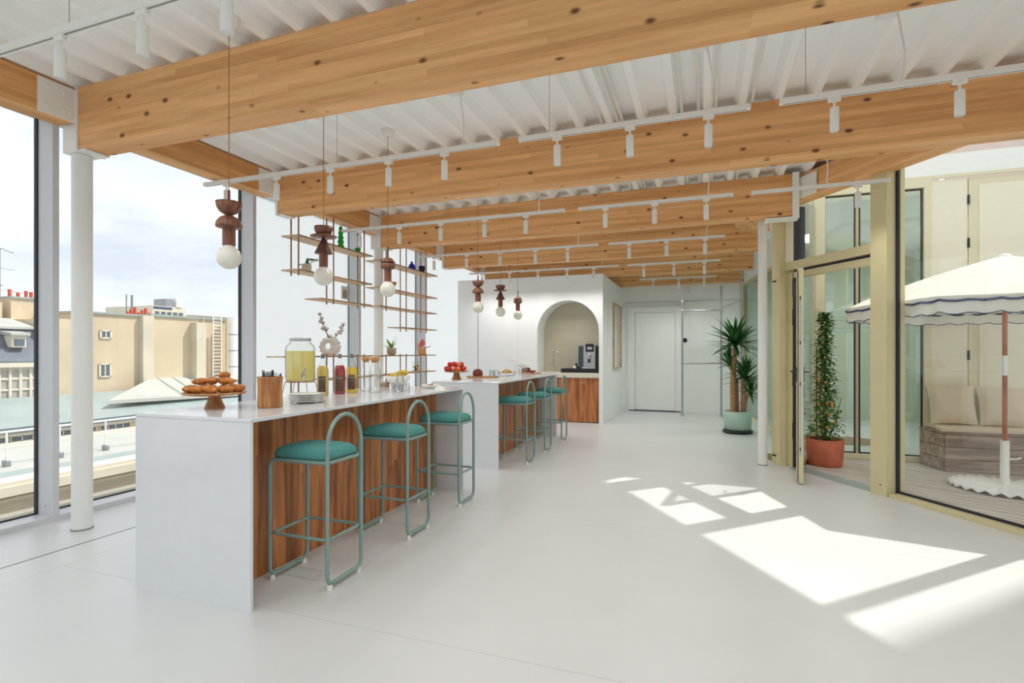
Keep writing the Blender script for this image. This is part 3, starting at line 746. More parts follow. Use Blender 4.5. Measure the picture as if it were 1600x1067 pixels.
# ================================================================== SHELVES BEHIND THE BARS
def boards(t, xs_, y0, y1, z, mb=None):
    b = MB().box(xs_[0], xs_[1], y0, y1, z - .006, z + .006).build('shelf_board', 'shelf_wood', t)
    MB().box(xs_[1], xs_[1] + .004, y0, y1, z - .007, z + .007).build('board_edge', 'shelf_edge', b)
XF, XB, KS = -4.60, -4.86, 1.414          # the shelves hang from the left edge beam, either side of the column
def KY(y): return y * KS
def KZ(z): return 1.42 + (z - 1.42) * KS
def shelf_unit(name, label, rods, bds, group):
    t = thing(name, label, 'shelf', (-4.73, KY((bds[0][0] + bds[0][1]) / 2), KZ(bds[-1][2]) if name[0] == 'h' else 0), group=group)
    ox, oy, oz = t.location
    for x in (-4.622, -4.735):
        for y, z0, z1 in rods: MB().tube([(x - ox, KY(y) - oy, z0 - oz), (x - ox, KY(y) - oy, z1 - oz)], .0095, 8).build('rod', 'shelf_edge', t)
    for y0, y1, z in bds:
        b = MB().box(XB - ox, XF - ox, KY(y0) - oy, KY(y1) - oy, KZ(z) - .009 - oz, KZ(z) + .007 - oz).build('shelf_board', 'shelf_wood', t)
        MB().box(XF - ox, XF + .004 - ox, KY(y0) - oy, KY(y1) - oy, KZ(z) - .010 - oz, KZ(z) + .008 - oz).build('board_edge', 'shelf_edge', b)
    return t
shelf_unit('hanging_shelf', 'hanging rod and board shelf left of the column, with plant and green glass', [(3.66, KZ(2.08), 3.204), (4.12, KZ(1.87), 3.204), (4.60, KZ(1.87), 3.204)], [(3.64, 4.725, 2.425), (3.64, 4.72, 2.13), (3.93, 4.71, 1.908)], 'hanging wooden shelves')
shelf_unit('hanging_shelf', 'hanging rod and board shelf right of the column, with blue vase', [(5.0, KZ(1.87), 3.204), (5.42, KZ(1.66), 3.204), (5.9, KZ(1.66), 3.204)], [(4.86, 6.17, 2.41), (4.86, 6.16, 2.12), (4.86, 6.15, 1.918), (5.28, 6.15, 1.705)], 'hanging wooden shelves')
shelf_unit('standing_shelf', 'low standing rod shelf behind the near bar carrying the ring vase', [(3.66, 0, 1.39), (4.12, 0, 1.39), (4.60, 0, 1.39)], [(3.47, 4.725, 1.38), (4.0, 4.71, 1.165)], 'standing wooden shelves')
shelf_unit('standing_shelf', 'low standing rod shelf right of the column carrying two small potted plants', [(5.0, 0, 1.39), (5.42, 0, 1.39), (5.9, 0, 1.39)], [(4.86, 6.12, 1.38), (4.86, 5.45, 1.168), (5.46, 6.12, 1.176)], 'standing wooden shelves')
SHELF0 = set(bpy.data.objects)

# ================================================================== ON THE NEAR BAR
def cake_stand(x, y, Rp, h, label, rb=.06):
    t = thing('cake_stand', label, 'cake stand', (x, y, HC))
    MB().lathe([(rb, 0), (rb, .008), (rb * .72, h * .45), (rb * .52, h - .02)], seg=28).build('pedestal', 'acacia', t)
    MB().lathe([(Rp * .6, h - .022), (Rp * .96, h - .014), (Rp, h - .006), (Rp * .99, h), (Rp * .97, h)], seg=40).build('plate', 'acacia_flat', t)
    return t
cake_stand(-3.005, 2.60, .188, .105, 'round wooden pedestal stand holding croissants on the near bar')
def croissant(x, y, z, rot, L_, label, pitch=0, curv=1.0):
    L_ *= 1.25; n = 29; pts = []; rad = []
    for k in range(n):
        a = (k / (n - 1) - .5); th_ = a * 2.1 * curv
        pts.append((L_ * .50 * math.sin(th_), L_ * .46 * (1 - math.cos(th_)), 0))
        e = max(.05, 1 - (abs(a) * 2) ** 1.7)
        rad.append(L_ * .235 * e ** .75 * (.84 + .22 * ((k % 4) / 3.)))
    m = MB().tube(pts, rad, 12)
    m.v = [(p[0], p[1], p[2] * .85) for p in m.v]
    o = m.build('croissant', 'croissant', loc=(x, y, z)); o.rotation_euler = (pitch, random.uniform(-.15, .15), rot)
    return tag(o, label, 'croissant', 'croissants on the wooden stand')
z0 = HC + .105 + .022
cr = [(-3.12, 2.52, 0, .6, .10, 'croissant at the left rim of the stand, tip down'), (-3.075, 2.48, 0, 2.6, .105, 'croissant with clear ridges at the lower left of the pile'), (-3.01, 2.47, 0, .2, .10, 'croissant low in the middle front of the pile'),
      (-2.93, 2.50, 0, 3.3, .11, 'long croissant at the lower right front of the pile'), (-2.87, 2.56, 0, .9, .10, 'croissant at the right rim of the stand'), (-2.86, 2.66, 0, 1.6, .10, 'croissant behind the right rim one'), (-3.05, 2.60, 0, 1.2, .10, 'croissant in the middle of the bottom layer'),
      (-2.95, 2.62, 0, 2.2, .10, 'croissant low behind the front ones'), (-3.12, 2.63, 0, 1.8, .10, 'croissant at the left back of the stand'), (-2.98, 2.72, 0, 3.0, .10, 'croissant at the back of the bottom layer'),
      (-3.05, 2.54, .042, .9, .10, 'croissant lying on top at the left of the pile'), (-2.99, 2.57, .046, 2.8, .105, 'croissant lying on top in the centre'), (-2.91, 2.60, .044, .4, .10, 'croissant lying on top at the right of the pile'), (-2.97, 2.65, .075, 1.9, .095, 'topmost curled croissant at the back right')]
for x, y, dz, r_, L_, lb in cr: croissant(x, y, z0 + .002 + dz * 1.12, r_, L_, lb)

t = thing('cutlery_pot', 'waisted acacia wood pot full of black forks on the near bar', 'pot', (-2.70, 2.76, HC))
MB().lathe([(.073, 0), (.078, .004), (.079, .02), (.074, .11), (.078, .19), (.082, .204), (.076, .204), (.070, .19), (.066, .11), (.066, .01)], seg=32, caps=True).build('pot_body', 'acacia', t)
for k in range(17):
    a = k * 2.4; r_ = .010 + .052 * ((k * .37) % 1); bx, by = r_ * math.cos(a), r_ * math.sin(a)
    lean = Vector((bx * 1.1, by * 1.1, 1)).normalized()
    f = MB(); p0 = Vector((bx * .9, by * .9, .03)); p1 = p0 + lean * (.155 + .008 * (k % 4))
    f.tube([p0, p1], .0028, 6)
    side = Vector((math.cos(a + 1), math.sin(a + 1), 0))
    f.tube([p1 - side * .009, p1 + side * .009], .003, 5)
    for q in (-.009, -.003, .003, .009): f.tube([p1 + side * q, p1 + side * q + lean * .038], .0013, 5)
    o = f.build('fork', 'black_steel', loc=(-2.70, 2.76, HC)); tag(o, 'black metal fork standing tines up in the wooden pot', 'fork', 'forks in the wooden pot')

# drink dispenser on its wire stand
t = thing('dispenser_stand', 'bent brass wire stand with splayed legs under the lemonade jar', 'stand', (-2.93, 3.30, HC))
MB().tube([(.108 * math.cos(R(a)), .108 * math.sin(R(a)), .137) for a in range(0, 360, 15)], .003, 6, closed=True).build('ring', 'brass', t)
for a in (20, 110, 200, 290):
    c_, s_ = math.cos(R(a)), math.sin(R(a))
    MB().tube([(-.108 * c_, -.108 * s_, .134), (.10 * c_, .10 * s_, .134), (.118 * c_, .118 * s_, .13), (.124 * c_, .124 * s_, .11), (.15 * c_, .15 * s_, .004), (.165 * c_, .165 * s_, .004)][1:], .0028, 6).build('leg', 'brass', t)
MB().tube([(-.106, 0, .134), (.106, 0, .134)], .0028, 6).build('cross_wire', 'brass', t); MB().tube([(0, -.106, .134), (0, .106, .134)], .0028, 6).build('cross_wire', 'brass', t)
t = thing('drink_dispenser', 'big glass drink dispenser jar of pale lemonade with silver lid and tap', 'jar', (-2.93, 3.30, HC + .141))
MB().lathe([(.09, .0), (.106, .008), (.109, .03), (.109, .24), (.105, .268), (.085, .292), (.076, .30), (.076, .312)], seg=40, caps=False).build('jar_glass', 'glassware', t)
MB().lathe([(.09, .004), (.104, .012), (.1065, .03), (.1065, .234)], seg=40).build('lemonade', 'juice_pale', t)
MB().lathe([(.078, .310), (.08, .312), (.08, .330), (.074, .334)], seg=32).build('lid', 'silver', t)
a = R(-38); T = Matrix.Rotation(a, 4, 'Z')
tp_ = MB(); tp_.tube([(.105, 0, .05), (.15, 0, .05), (.158, 0, .042), (.160, 0, .02)], .009, 8, T=T); tp_.lathe([(.016, 0), (.016, .01)], T=T @ Matrix.Translation((.108, 0, .05)) @ Matrix.Rotation(PI / 2, 4, 'Y'), seg=12)
tp_.tube([(.14, 0, .055), (.145, 0, .08), (.18, .0, .098)], .006, 6, T=T); tp_.build('tap', 'chrome', t)

for k in range(5):
    o = MB().lathe([(.05, 0), (.066, .003), (.105, .011), (.125, .016), (.125, .0185), (.103, .0145), (.06, .007), (.001, .007)], seg=40, caps=False).build('plate', 'porcelain', loc=(-2.70, 3.10, HC + .001 + k * .0122))
    tag(o, ['bottom white plate', 'second white plate from the bottom', 'middle white plate', 'fourth white plate from the bottom', 'top white plate'][k] + ' of the stack on the near bar', 'plate', 'stack of white plates')
def bottle(x, y, mat, label, low=None, rz=0):
    t = thing('juice_bottle', label, 'bottle', (x, y, HC), rz, 'juice bottles on the near bar')
    MB().lathe([(.040, 0), (.0465, .004), (.0475, .02), (.0475, .205), (.043, .232), (.028, .258), (.0165, .28), (.0145, .32), (.0155, .322), (.0155, .33)], seg=28, caps=False).build('bottle_glass', 'glassware', t)
    if low:
        MB().lathe([(.04, .003), (.0455, .008), (.0455, .045)], seg=28).build('juice', mat, t)
        MB().lathe([(.0455, .045), (.0455, .135)], seg=28).build('juice_layer', low, t); MB().lathe([(.0455, .135), (.0455, .205), (.041, .23)], seg=28).build('juice', mat, t)
    else:
        MB().lathe([(.04, .003), (.0455, .008), (.0455, .205), (.041, .231), (.030, .25)], seg=28).build('juice', mat, t)
    MB().lathe([(.0150, .312), (.0152, .314), (.0152, .346), (.013, .35)], seg=20).build('cap', 'steel_cap', t)
    # label wraps a third of the bottle, facing the camera
    a0, a1 = R(-95), R(-20); n = 8; r_ = .0482; vs = []; fs = []
    for k in range(n + 1):
        a = a0 + (a1 - a0) * k / n
        for rr2 in (r_, r_ + .0006):
            for z in (.035, .165): vs.append((rr2 * math.cos(a), rr2 * math.sin(a), z))
    for k in range(n):
        b = 4 * k; fs += [(b + 2, b + 6, b + 7, b + 3), (b, b + 1, b + 5, b + 4), (b, b + 4, b + 6, b + 2), (b + 1, b + 3, b + 7, b + 5)]
    lb = MB().add(vs, fs, True).build('paper_label', 'label_brown', t)
    am = (a0 + a1) / 2
    def word(txt, size, z):
        cu = bpy.data.curves.new('lettering', 'FONT'); cu.body = txt; cu.size = size; cu.align_x = 'CENTER'; cu.extrude = .0002
        ob = bpy.data.objects.new('lettering', cu); COL.objects.link(ob)
        dg = bpy.context.evaluated_depsgraph_get(); me = bpy.data.meshes.new_from_object(ob.evaluated_get(dg)); bpy.data.objects.remove(ob)
        # bend round the bottle
        for v in me.vertices:
            aa = am + v.co.x / r_; rr3 = r_ + .0012 + v.co.z
            v.co = Vector((rr3 * math.cos(aa), rr3 * math.sin(aa), z + v.co.y))
        me.materials.clear(); me.materials.append(M['ink'])
        o2 = bpy.data.objects.new('lettering', me); COL.objects.link(o2); o2.parent = lb
    word('alain milliat', .0095, .138); word('JUS', .006, .056); word('33 cl', .005, .046)
    return t
bottle(-3.003, 3.645, 'juice_peach', 'bottle of pale peach juice with brown label, left of the three')
bottle(-2.954, 3.806, 'juice_red', 'bottle of red juice with brown label')
bottle(-2.949, 3.965, 'juice_yellow', 'bottle of bright yellow juice with an amber band and brown label', low='juice_amber')
def carafe(x, y, label):
    t = thing('carafe', label, 'carafe', (x, y, HC), group='cork-topped water carafes')
    MB().lathe([(.045, 0), (.052, .006), (.052, .16), (.048, .20), (.034, .235), (.031, .25), (.036, .285)], seg=28, caps=False).build('carafe_glass', 'glassware', t)
    MB().lathe([(.044, .003), (.049, .008), (.0495, .15)], seg=28, caps=True).build('water', 'glassware', t)
    MB().lathe([(.027, .27), (.03, .288), (.038, .289), (.039, .318), (.037, .32)], seg=24).build('cork', 'cork', t)
carafe(-2.98, 4.22, 'clear glass water carafe with cork stopper, rear left of the pair'); carafe(-2.80, 4.10, 'clear glass water carafe with cork stopper, front right of the pair')
def tumbler(x, y, z, label, grp, inv=False, r=.036, h=.085):
    pr = [(r * .8, 0), (r * .82, .004), (r, h), (r * .94, h), (r * .76, .008), (.001, .008)]
    if inv: pr = [(a, h - b) for a, b in pr]
    o = MB().lathe(pr, seg=20, caps=False, wob=lambda a: 1 + .02 * math.cos(10 * a)).build('tumbler', 'glassware', loc=(x, y, z)); return tag(o, label, 'glass', grp)
tumbler(-2.88, 4.36, HC, 'clear tumbler standing just right of the carafes', 'tumblers on the near bar')
for k, (x, y, z) in enumerate(((-2.63, 4.22, 0), (-2.60, 4.31, 0), (-2.69, 4.28, 0))): tumbler(x, y, HC + z, ['fluted tumbler upside down at the front of the pyramid', 'fluted tumbler upside down at the right of the pyramid', 'fluted tumbler upside down at the left of the pyramid'][k], 'upturned tumbler pyramid', True)
tumbler(-2.64, 4.27, HC + .086, 'fluted tumbler upside down on top of the pyramid', 'upturned tumbler pyramid', True)
def bowl(x, y, z, r, h, mat, label, rb=.5, name='bowl'):
    o = MB().lathe([(r * rb, 0), (r * (rb + .05), .004), (r * .82, h * .5), (r, h), (r * .96, h), (r * .78, h * .52), (r * (rb - .05), .012), (.001, .010)], seg=40, caps=False).build(name, mat, loc=(x, y, z)); return tag(o, label, 'bowl')
bowl(-3.03, 4.86, HC, .135, .115, 'porcelain', 'deep white porcelain bowl of lemons and bananas on the near bar', .38)
for k, (x, y, z, r_) in enumerate(((-3.08, 4.84, .115, .032), (-3.02, 4.80, .105, .032), (-2.98, 4.88, .108, .032), (-3.05, 4.92, .105, .031), (-3.10, 4.89, .09, .03))):
    o = MB().lathe([(.004, -r_ * 1.25), (r_ * .45, -r_ * 1.02), (r_ * .85, -r_ * .5), (r_, 0), (r_ * .85, r_ * .5), (r_ * .45, r_ * 1.02), (.005, r_ * 1.28)], seg=14).build('lemon', 'lemon', loc=(x, y, HC + z)); o.rotation_euler = (1.2 + k, k * .8, k)
    tag(o, ['lemon at the left top of the bowl', 'lemon at the front of the bowl', 'lemon at the right of the bowl', 'lemon at the back of the bowl', 'lemon at the far left of the bowl'][k], 'lemon', 'lemons in the white bowl')
for k in range(2):
    pts = [(.07 * math.sin(a), .0, .06 * (math.cos(a) - .6)) for a in [(-.9 + j * .22) for j in range(9)]]
    o = MB().tube(pts, [.006, .013, .016, .017, .017, .017, .016, .012, .005], 8).build('banana', 'banana', loc=(-2.98, 4.86 + k * .035, HC + .135)); o.rotation_euler = (0, 0, .7 + k * .2)
    tag(o, ['nearer banana arched over the white bowl', 'farther banana arched over the white bowl'][k], 'banana', 'bananas in the white bowl')
bowl(-2.61, 4.80, HC, .10, .034, 'porcelain', 'shallow white dish with raspberries near the end of the near bar', .6, 'dish')
for k, (x, y) in enumerate(((-2.62, 4.79), (-2.60, 4.81), (-2.59, 4.78), (-2.64, 4.81), (-2.62, 4.83))):
    o = MB().ball((0, 0, 0), (.012, .012, .013), 8, 6).build('raspberry', 'apple_red', loc=(x, y, HC + .024 + (.012 if k == 1 else 0))); tag(o, 'red berry in the shallow white dish', 'berry', 'berries in the white dish')
o = MB().rings([[(-.05, -.03, 0), (.05, -.04, 0), (.045, .03, 0), (-.04, .04, 0)], [(-.02, -.01, .035), (.015, -.012, .03), (.012, .01, .022), (-.015, .012, .03)]], smooth=False).build('napkin', 'white_paint', loc=(-2.46, 4.72, HC)); tag(o, 'crumpled white paper napkin at the end of the near bar', 'napkin')
t = MB().box(-.03, .03, -.04, .04, 0, .05, bev=.003).build('wood_block', 'acacia_flat', loc=(-3.14, 4.78, HC)); tag(t, 'small wooden block at the rear edge of the near bar', 'block')

# ================================================================== ON THE SHELVES
SHELF0 = set(bpy.data.objects)
def pot(x, y, z, r, h, mat, name, label, cat='potted plant', base=.8):
    t = thing(name, label, cat, (x, y, z))
    MB().lathe([(r * base, 0), (r * (base + .05), .003), (r, h), (r * .92, h), (r * .9, h * .86)], seg=28, caps=True).build('pot', mat, t)
    MB().lathe([(r * .9, h * .84), (r * .9, h * .88)], seg=20).build('soil', 'soil', t)
    return t
t = pot(-3.355, 3.84, 2.136, .043, .075, 'clay_white', 'potted_plant', 'white clay pot with drooping green leaf on the left hanging shelf')
MB().lathe([(.044, 0), (.044, .07)], seg=28).build('pot_sleeve', 'clay_white', t)
MB().blade((0, 0, .06), (.03, -.02, .13), .03, .1).blade((.02, -.02, .11), (.11, .05, .10), .05, -.25).blade((.02, -.03, .12), (.12, .06, .135), .045, .3).blade((0, 0, .07), (-.085, -.03, .085), .04, .2).blade((0, 0, .07), (.05, .08, .15), .05, .3).build('leaves', 'leaf', t)
prof = []
z = 0
for r_, h_ in ((.036, .05), (.033, .045), (.030, .045), (.026, .042), (.021, .04)):
    prof += [(r_ * .62, z), (r_ * .93, z + h_ * .2), (r_, z + h_ * .42), (r_ * .9, z + h_ * .7), (r_ * .62, z + h_ * .95)]; z += h_
prof += [(.010, z), (.011, z + .008)]
tag(MB().lathe(prof, seg=28).build('bubble_vase', 'green_glass', loc=(-3.35, 4.31, 2.431)), 'tall green glass vase of stacked bubbles on the top hanging shelf', 'vase')
tag(MB().lathe([(.015, 0), (.02, .004), (.008, .012), (.008, .02), (.025, .032), (.034, .055), (.031, .055), (.02, .035)], seg=24).build('glass_cup', 'green_glass', loc=(-3.35, 4.58, 2.431)), 'small green glass cup at the right of the top hanging shelf', 'cup')
tag(MB().lathe([(.022, 0), (.040, .006), (.046, .03), (.042, .055), (.028, .078), (.012, .092), (.012, .10), (.019, .106), (.018, .11)], seg=28).build('round_vase', 'blue_glass', loc=(-3.35, 5.66, 2.416)), 'cobalt blue round-bodied vase with small neck on the hanging shelf', 'vase')
tag(MB().lathe([(.020, 0), (.020, .012), (.034, .02), (.044, .045), (.045, .09), (.041, .09), (.038, .045), (.02, .022)], seg=28).build('footed_cup', 'navy_glass', loc=(-3.35, 5.90, 2.416)), 'dark navy footed cup beside the blue vase', 'cup')
tag(MB().lathe([(.018, 0), (.018, .004), (.006, .016), (.008, .03), (.034, .055), (.055, .095), (.052, .095), (.03, .058)], seg=28).build('cone_bowl', 'amber_glass', loc=(-3.35, 5.23, 2.126)), 'amber conical footed bowl on the farther hanging shelf', 'bowl')
# ring vase with cotton
t = thing('ring_vase', 'off-white ribbed ceramic vase with a round hole through it', 'vase', (-3.355, 4.16, 1.386), R(12))
n = 56; rs = []
for k in range(n):
    a = 2 * PI * k / n; q = (k % 4) / 4.
    ro = .094 + (.012 if k % 4 == 0 else (.0 if k % 4 == 2 else .004))
    hx, hz = -.02 + .026 * math.cos(a), .006 + .032 * math.sin(a)
    ox, oz = ro * 1.02 * math.cos(a), ro * math.sin(a)
    oz = max(-.086, min(.086, oz))
    rs.append([(hx, -.022, hz), (ox * .55 + hx * .45, -.030, oz * .55 + hz * .45), (ox * .93, -.022, oz * .93 if abs(oz) < .085 else oz), (ox, 0, oz), (ox * .93, .022, oz * .93 if abs(oz) < .085 else oz), (ox * .55 + hx * .45, .030, oz * .55 + hz * .45), (hx, .022, hz)])
rs.append(rs[0])
m = MB(); m.rings(rs, closed=True, caps=False, smooth=False, T=Matrix.Translation((0, 0, .087)) @ Matrix.Rotation(R(22), 4, 'Z')); m.build('vase_body', 'clay_white', t)
t = thing('cotton_branches', 'dry cotton branches with white bolls standing in the ring vase', 'branches', (-3.355, 4.16, 1.386 + .16))
br = MB(); b1 = [(0, 0, -.03), (-.02, -.02, .05), (-.045, -.04, .12), (-.06, -.05, .20), (-.075, -.06, .235)]; b2 = [(.01, 0, -.03), (.05, .03, .03), (.085, .05, .07), (.095, .06, .115), (.12, .075, .14)]
br.tube(b1, [.005, .0045, .004, .003, .002], 6); br.tube(b2, [.005, .0045, .004, .003, .002], 6); br.build('stems', 'twig', t)
for (x, y, z) in ((-.075, -.06, .24), (-.06, -.05, .20), (-.075, -.05, .17), (-.06, -.03, .155), (-.03, -.05, .115), (-.055, -.04, .10), (-.035, -.02, .085), (-.015, -.03, .10), (-.02, 0, .03), (.01, .0, .02), (.05, .03, .045), (.075, .045, .07), (.10, .05, .085), (.085, .06, .115), (.105, .065, .145), (.10, .03, .06)):
    b = MB()
    for q in range(4): b.ball((.010 * math.cos(q * 1.57), .010 * math.sin(q * 1.57), .004 * (q % 2)), .0125, 8, 6)
    bo = b.build('cotton_boll', 'cotton', t, loc=(x, y, z)); MB().lathe([(.002, -.018), (.014, -.008), (.019, .002)], seg=5, caps=False).build('husk', 'twig', bo)
t = thing('potted_plant', 'speckled grey stone pot with lime-green leaves on the low shelf', 'potted plant', (-3.355, 5.22, 1.386))
MB().lathe([(.035, 0), (.05, .012), (.056, .045), (.054, .085), (.048, .085), (.048, .072)], seg=28).build('pot', 'stone_pot', t)
MB().blade((0, 0, .08), (-.10, -.02, .135), .055, .15).blade((0, 0, .08), (-.06, .0, .20), .065, .1).blade((0, 0, .08), (.04, .02, .16), .065, .1).blade((0, 0, .08), (-.02, .0, .15), .07, .1).blade((0, 0, .08), (.055, .03, .235), .026, 0).blade((0, 0, .08), (-.07, -.04, .10), .03, .1).blade((0, .0, .08), (.01, .01, .19), .05, .1).build('leaves', 'leaf_lime', t)
t = thing('potted_plant', 'tan pot with pinkish-red leaves at the right of the low shelf', 'potted plant', (-3.355, 5.92, 1.386))
MB().lathe([(.046, 0), (.05, .004), (.052, .09), (.047, .09), (.046, .08)], seg=28).build('pot', 'tan_pot', t)
m = MB()
for k, (x, y, z, w__) in enumerate(((-.09, -.03, .19, .045), (-.10, 0, .12, .04), (-.01, .02, .21, .04), (.03, 0, .18, .055), (.12, .03, .125, .045), (-.05, .03, .13, .04), (.06, .02, .11, .04), (-.02, -.03, .16, .05))): m.blade((x * .4, y * .4, .08 + (z - .08) * .3), (x, y, z), w__ * 1.35, .15)
m.build('leaves', 'leaf_red', t)
t = thing('sweet_jar', 'glass jar of mixed sweets with glass lid on the lower standing shelf', 'jar', (-3.355, 5.78, 1.184))
MB().lathe([(.04, 0), (.05, .004), (.052, .09), (.046, .10)], seg=28, caps=False).build('jar_glass', 'glassware', t)
MB().lathe([(.044, .104), (.055, .106), (.05, .116), (.012, .124), (.008, .13), (.014, .14), (.008, .15)], seg=24).build('lid', 'glassware', t)
for k in range(34):
    a = random.uniform(0, 6.28); r_ = .034 * math.sqrt(random.random())
    MB().ball((0, 0, 0), (.010, .009, .008), 8, 5).build('sweet', ['black', 'apple_red', 'lemon', 'navy_glass', 'amber_glass', 'black'][k % 6], t, loc=(r_ * math.cos(a), r_ * math.sin(a), .012 + .066 * k / 34))
for o in set(bpy.data.objects) - SHELF0:     # shelf things were laid out at the bar line: bring them to the real shelf, at real size
    if o.parent is None:
        x, y, z = o.location
        lift = .0075 - .006 * KS
        o.location = (-4.72 + (x + 3.353) * KS, y * KS, KZ(z) + lift + .001); o.scale = (KS * .97,) * 3
t = thing('clip_frame', 'small clear clip frame with a beige card hanging at the frosted window', 'frame', (-5.285, 6.935, 2.25))
MB().box(-.006, .0, -.085, .085, 0, .205).build('frame_glass', 'stone', t); MB().box(.0, .002, -.055, .055, .02, .145).build('card', 'stone_pot', t)

# ================================================================== ON THE FAR BAR
cake_stand(-3.09, 6.40, .165, .115, 'round wooden pedestal stand piled with apples on the far bar', .062)
pos = [(-.12, -.06, 0), (-.06, -.10, 0), (.01, -.11, 0), (.07, -.09, 0), (.12, -.03, 0), (-.12, .02, 0), (-.05, -.02, 0), (.03, -.03, 0), (.09, .04, 0), (-.07, .08, 0), (.01, .07, 0), (.06, .11, 0), (-.08, -.04, .055), (-.01, -.06, .058), (.055, -.035, .055), (-.03, .03, .058), (.05, .05, .055)]
nm = ['at the far left rim', 'second along the front left', 'front middle', 'front right', 'at the right rim', 'left side low', 'low left of centre', 'low centre', 'right side low', 'back left low', 'back middle low', 'back right low', 'upper left', 'upper front', 'upper right', 'upper back left', 'upper back right']
for k, (x, y, z) in enumerate(pos):
    r_ = .033
    o = MB().lathe([(.004, -.026), (.018, -.031), (.029, -.016), (r_, .003), (.030, .019), (.018, .029), (.007, .026), (.002, .020)], seg=16).build('apple', ['apple_red', 'apple_orange', 'apple_pale', 'apple_red'][(k * 3) % 4], loc=(-3.09 + x, 6.40 + y, HC + .115 + .031 + z)); o.rotation_euler = (random.uniform(-.6, .6), random.uniform(-.6, .6), 0)
    tag(o, ['red', 'orange', 'pale', 'red'][(k * 3) % 4] + ' apple in the pile on the stand, ' + nm[k], 'apple', 'apples on the wooden stand')
def board(x, y, lx, ly, rot, label):
    t = thing('serving_board', label, 'board', (x, y, HC), rot)
    P_ = []
    for (sx, sy, a0) in ((1, 1, 0), (-1, 1, 90), (-1, -1, 180), (1, -1, 270)):
        P_ += [(sx * (lx - .04) + .04 * math.cos(R(a0 + a)), sy * (ly - .04) + .04 * math.sin(R(a0 + a))) for a in (0, 30, 60, 90)]
    MB().prism(P_, 0, .022).build('board', 'acacia_flat', t); MB().prism([(lx, -.02), (lx + .11, -.016), (lx + .12, 0), (lx + .11, .016), (lx, .02)], 0, .020).build('handle', 'acacia_flat', t)
board(-3.02, 6.98, .17, .12, .45, 'oval light wooden board with glazed cake at the left of the far bar')
m = MB(); m.rings([[(.07 * s_ * math.cos(a) * (1 + .1 * math.cos(5 * a)), .055 * s_ * math.sin(a) * (1 + .1 * math.cos(4 * a + 1)), z) for a in [2 * PI * j / 14 for j in range(14)]] for s_, z in ((.9, 0), (1.05, .025), (1.0, .06), (.8, .085), (.4, .10))])
tag(m.build('glazed_cake', 'meat', loc=(-3.03, 6.97, HC + .022)), 'dark red-brown glazed cake on the light wooden board', 'cake')
for k, (x, y) in enumerate(((-2.95, 7.30), (-2.90, 7.38), (-2.98, 7.42))): tumbler(x, y, HC, 'clear tumbler upside down beside the glass tray, ' + ['front one', 'right one', 'back one'][k], 'tumblers beside the tray', True, .04, .10)
t = thing('glass_tray', 'oblong clear glass dish heaped with biscuits on the far bar', 'dish', (-2.80, 7.56, HC), R(62))
m = MB(); m.rings([[(x * s_, y * s_, z) for x, y in ((-.13, -.08), (.13, -.08), (.15, 0), (.13, .08), (-.13, .08), (-.15, 0))] for s_, z in ((.8, 0), (1, .07), (.96, .07), (.77, .006))], smooth=False, caps=True); m.build('tray_glass', 'glassware', t)
for k in range(16):
    a = k * 2.4; r_ = .075 * math.sqrt((k + .5) / 16)
    o = MB().lathe([(.012, -.006), (.024, -.004), (.025, .004), (.016, .009)], seg=12).build('biscuit', 'pastry', loc=(-2.80 + r_ * math.cos(a), 7.56 + 1.1 * r_ * math.sin(a), HC + .03 + .055 * (1 - r_ / .09) + .012 * (k % 2) + .01)); o.rotation_euler = (random.uniform(-.5, .5), random.uniform(-.5, .5), 0)
    tag(o, 'golden biscuit in the heap in the glass dish', 'biscuit', 'biscuits in the glass dish')
for k, (x, y) in enumerate(((-2.63, 7.53), (-2.60, 7.66), (-2.72, 7.90), (-2.66, 7.98))):
    o = MB().lathe([(.036, 0), (.042, .006), (.043, .09), (.036, .12), (.026, .138), (.026, .165), (.023, .165), (.023, .14), (.034, .115)], seg=20, caps=False).build('glass_bottle', 'glassware', loc=(x, y, HC))
    tag(o, 'small clear glass milk bottle on the far bar, ' + ['nearest', 'second', 'third', 'farthest'][k] + ' of four', 'bottle', 'milk bottles on the far bar')
board(-2.76, 8.52, .13, .09, -.3, 'small wooden board with sliced brown loaf at the far end of the far bar')
m = MB(); m.rings([[(x, y * s_, z * s_) for y, z in ((-.045, 0), (.045, 0), (.05, .04), (.035, .07), (0, .085), (-.035, .07), (-.05, .04))] for x, s_ in ((-.10, .9), (-.08, 1), (.02, 1), (.03, .97))], smooth=False)
tag(m.build('loaf', 'loaf', loc=(-2.79, 8.54, HC + .022), rot=-.3), 'brown loaf cake on the small far board', 'cake')
for k in range(2):
    o = MB().box(-.008, .008, -.042, .042, 0, .07, bev=.004).build('loaf_slice', 'loaf', loc=(-2.735 + .03 * k, 8.52 - .01 * k, HC + .03)); o.rotation_euler = (0, 1.25, -.3)
    tag(o, ['first cut slice leaning from the loaf', 'second cut slice lying at the board edge'][k], 'cake slice', 'slices of loaf')

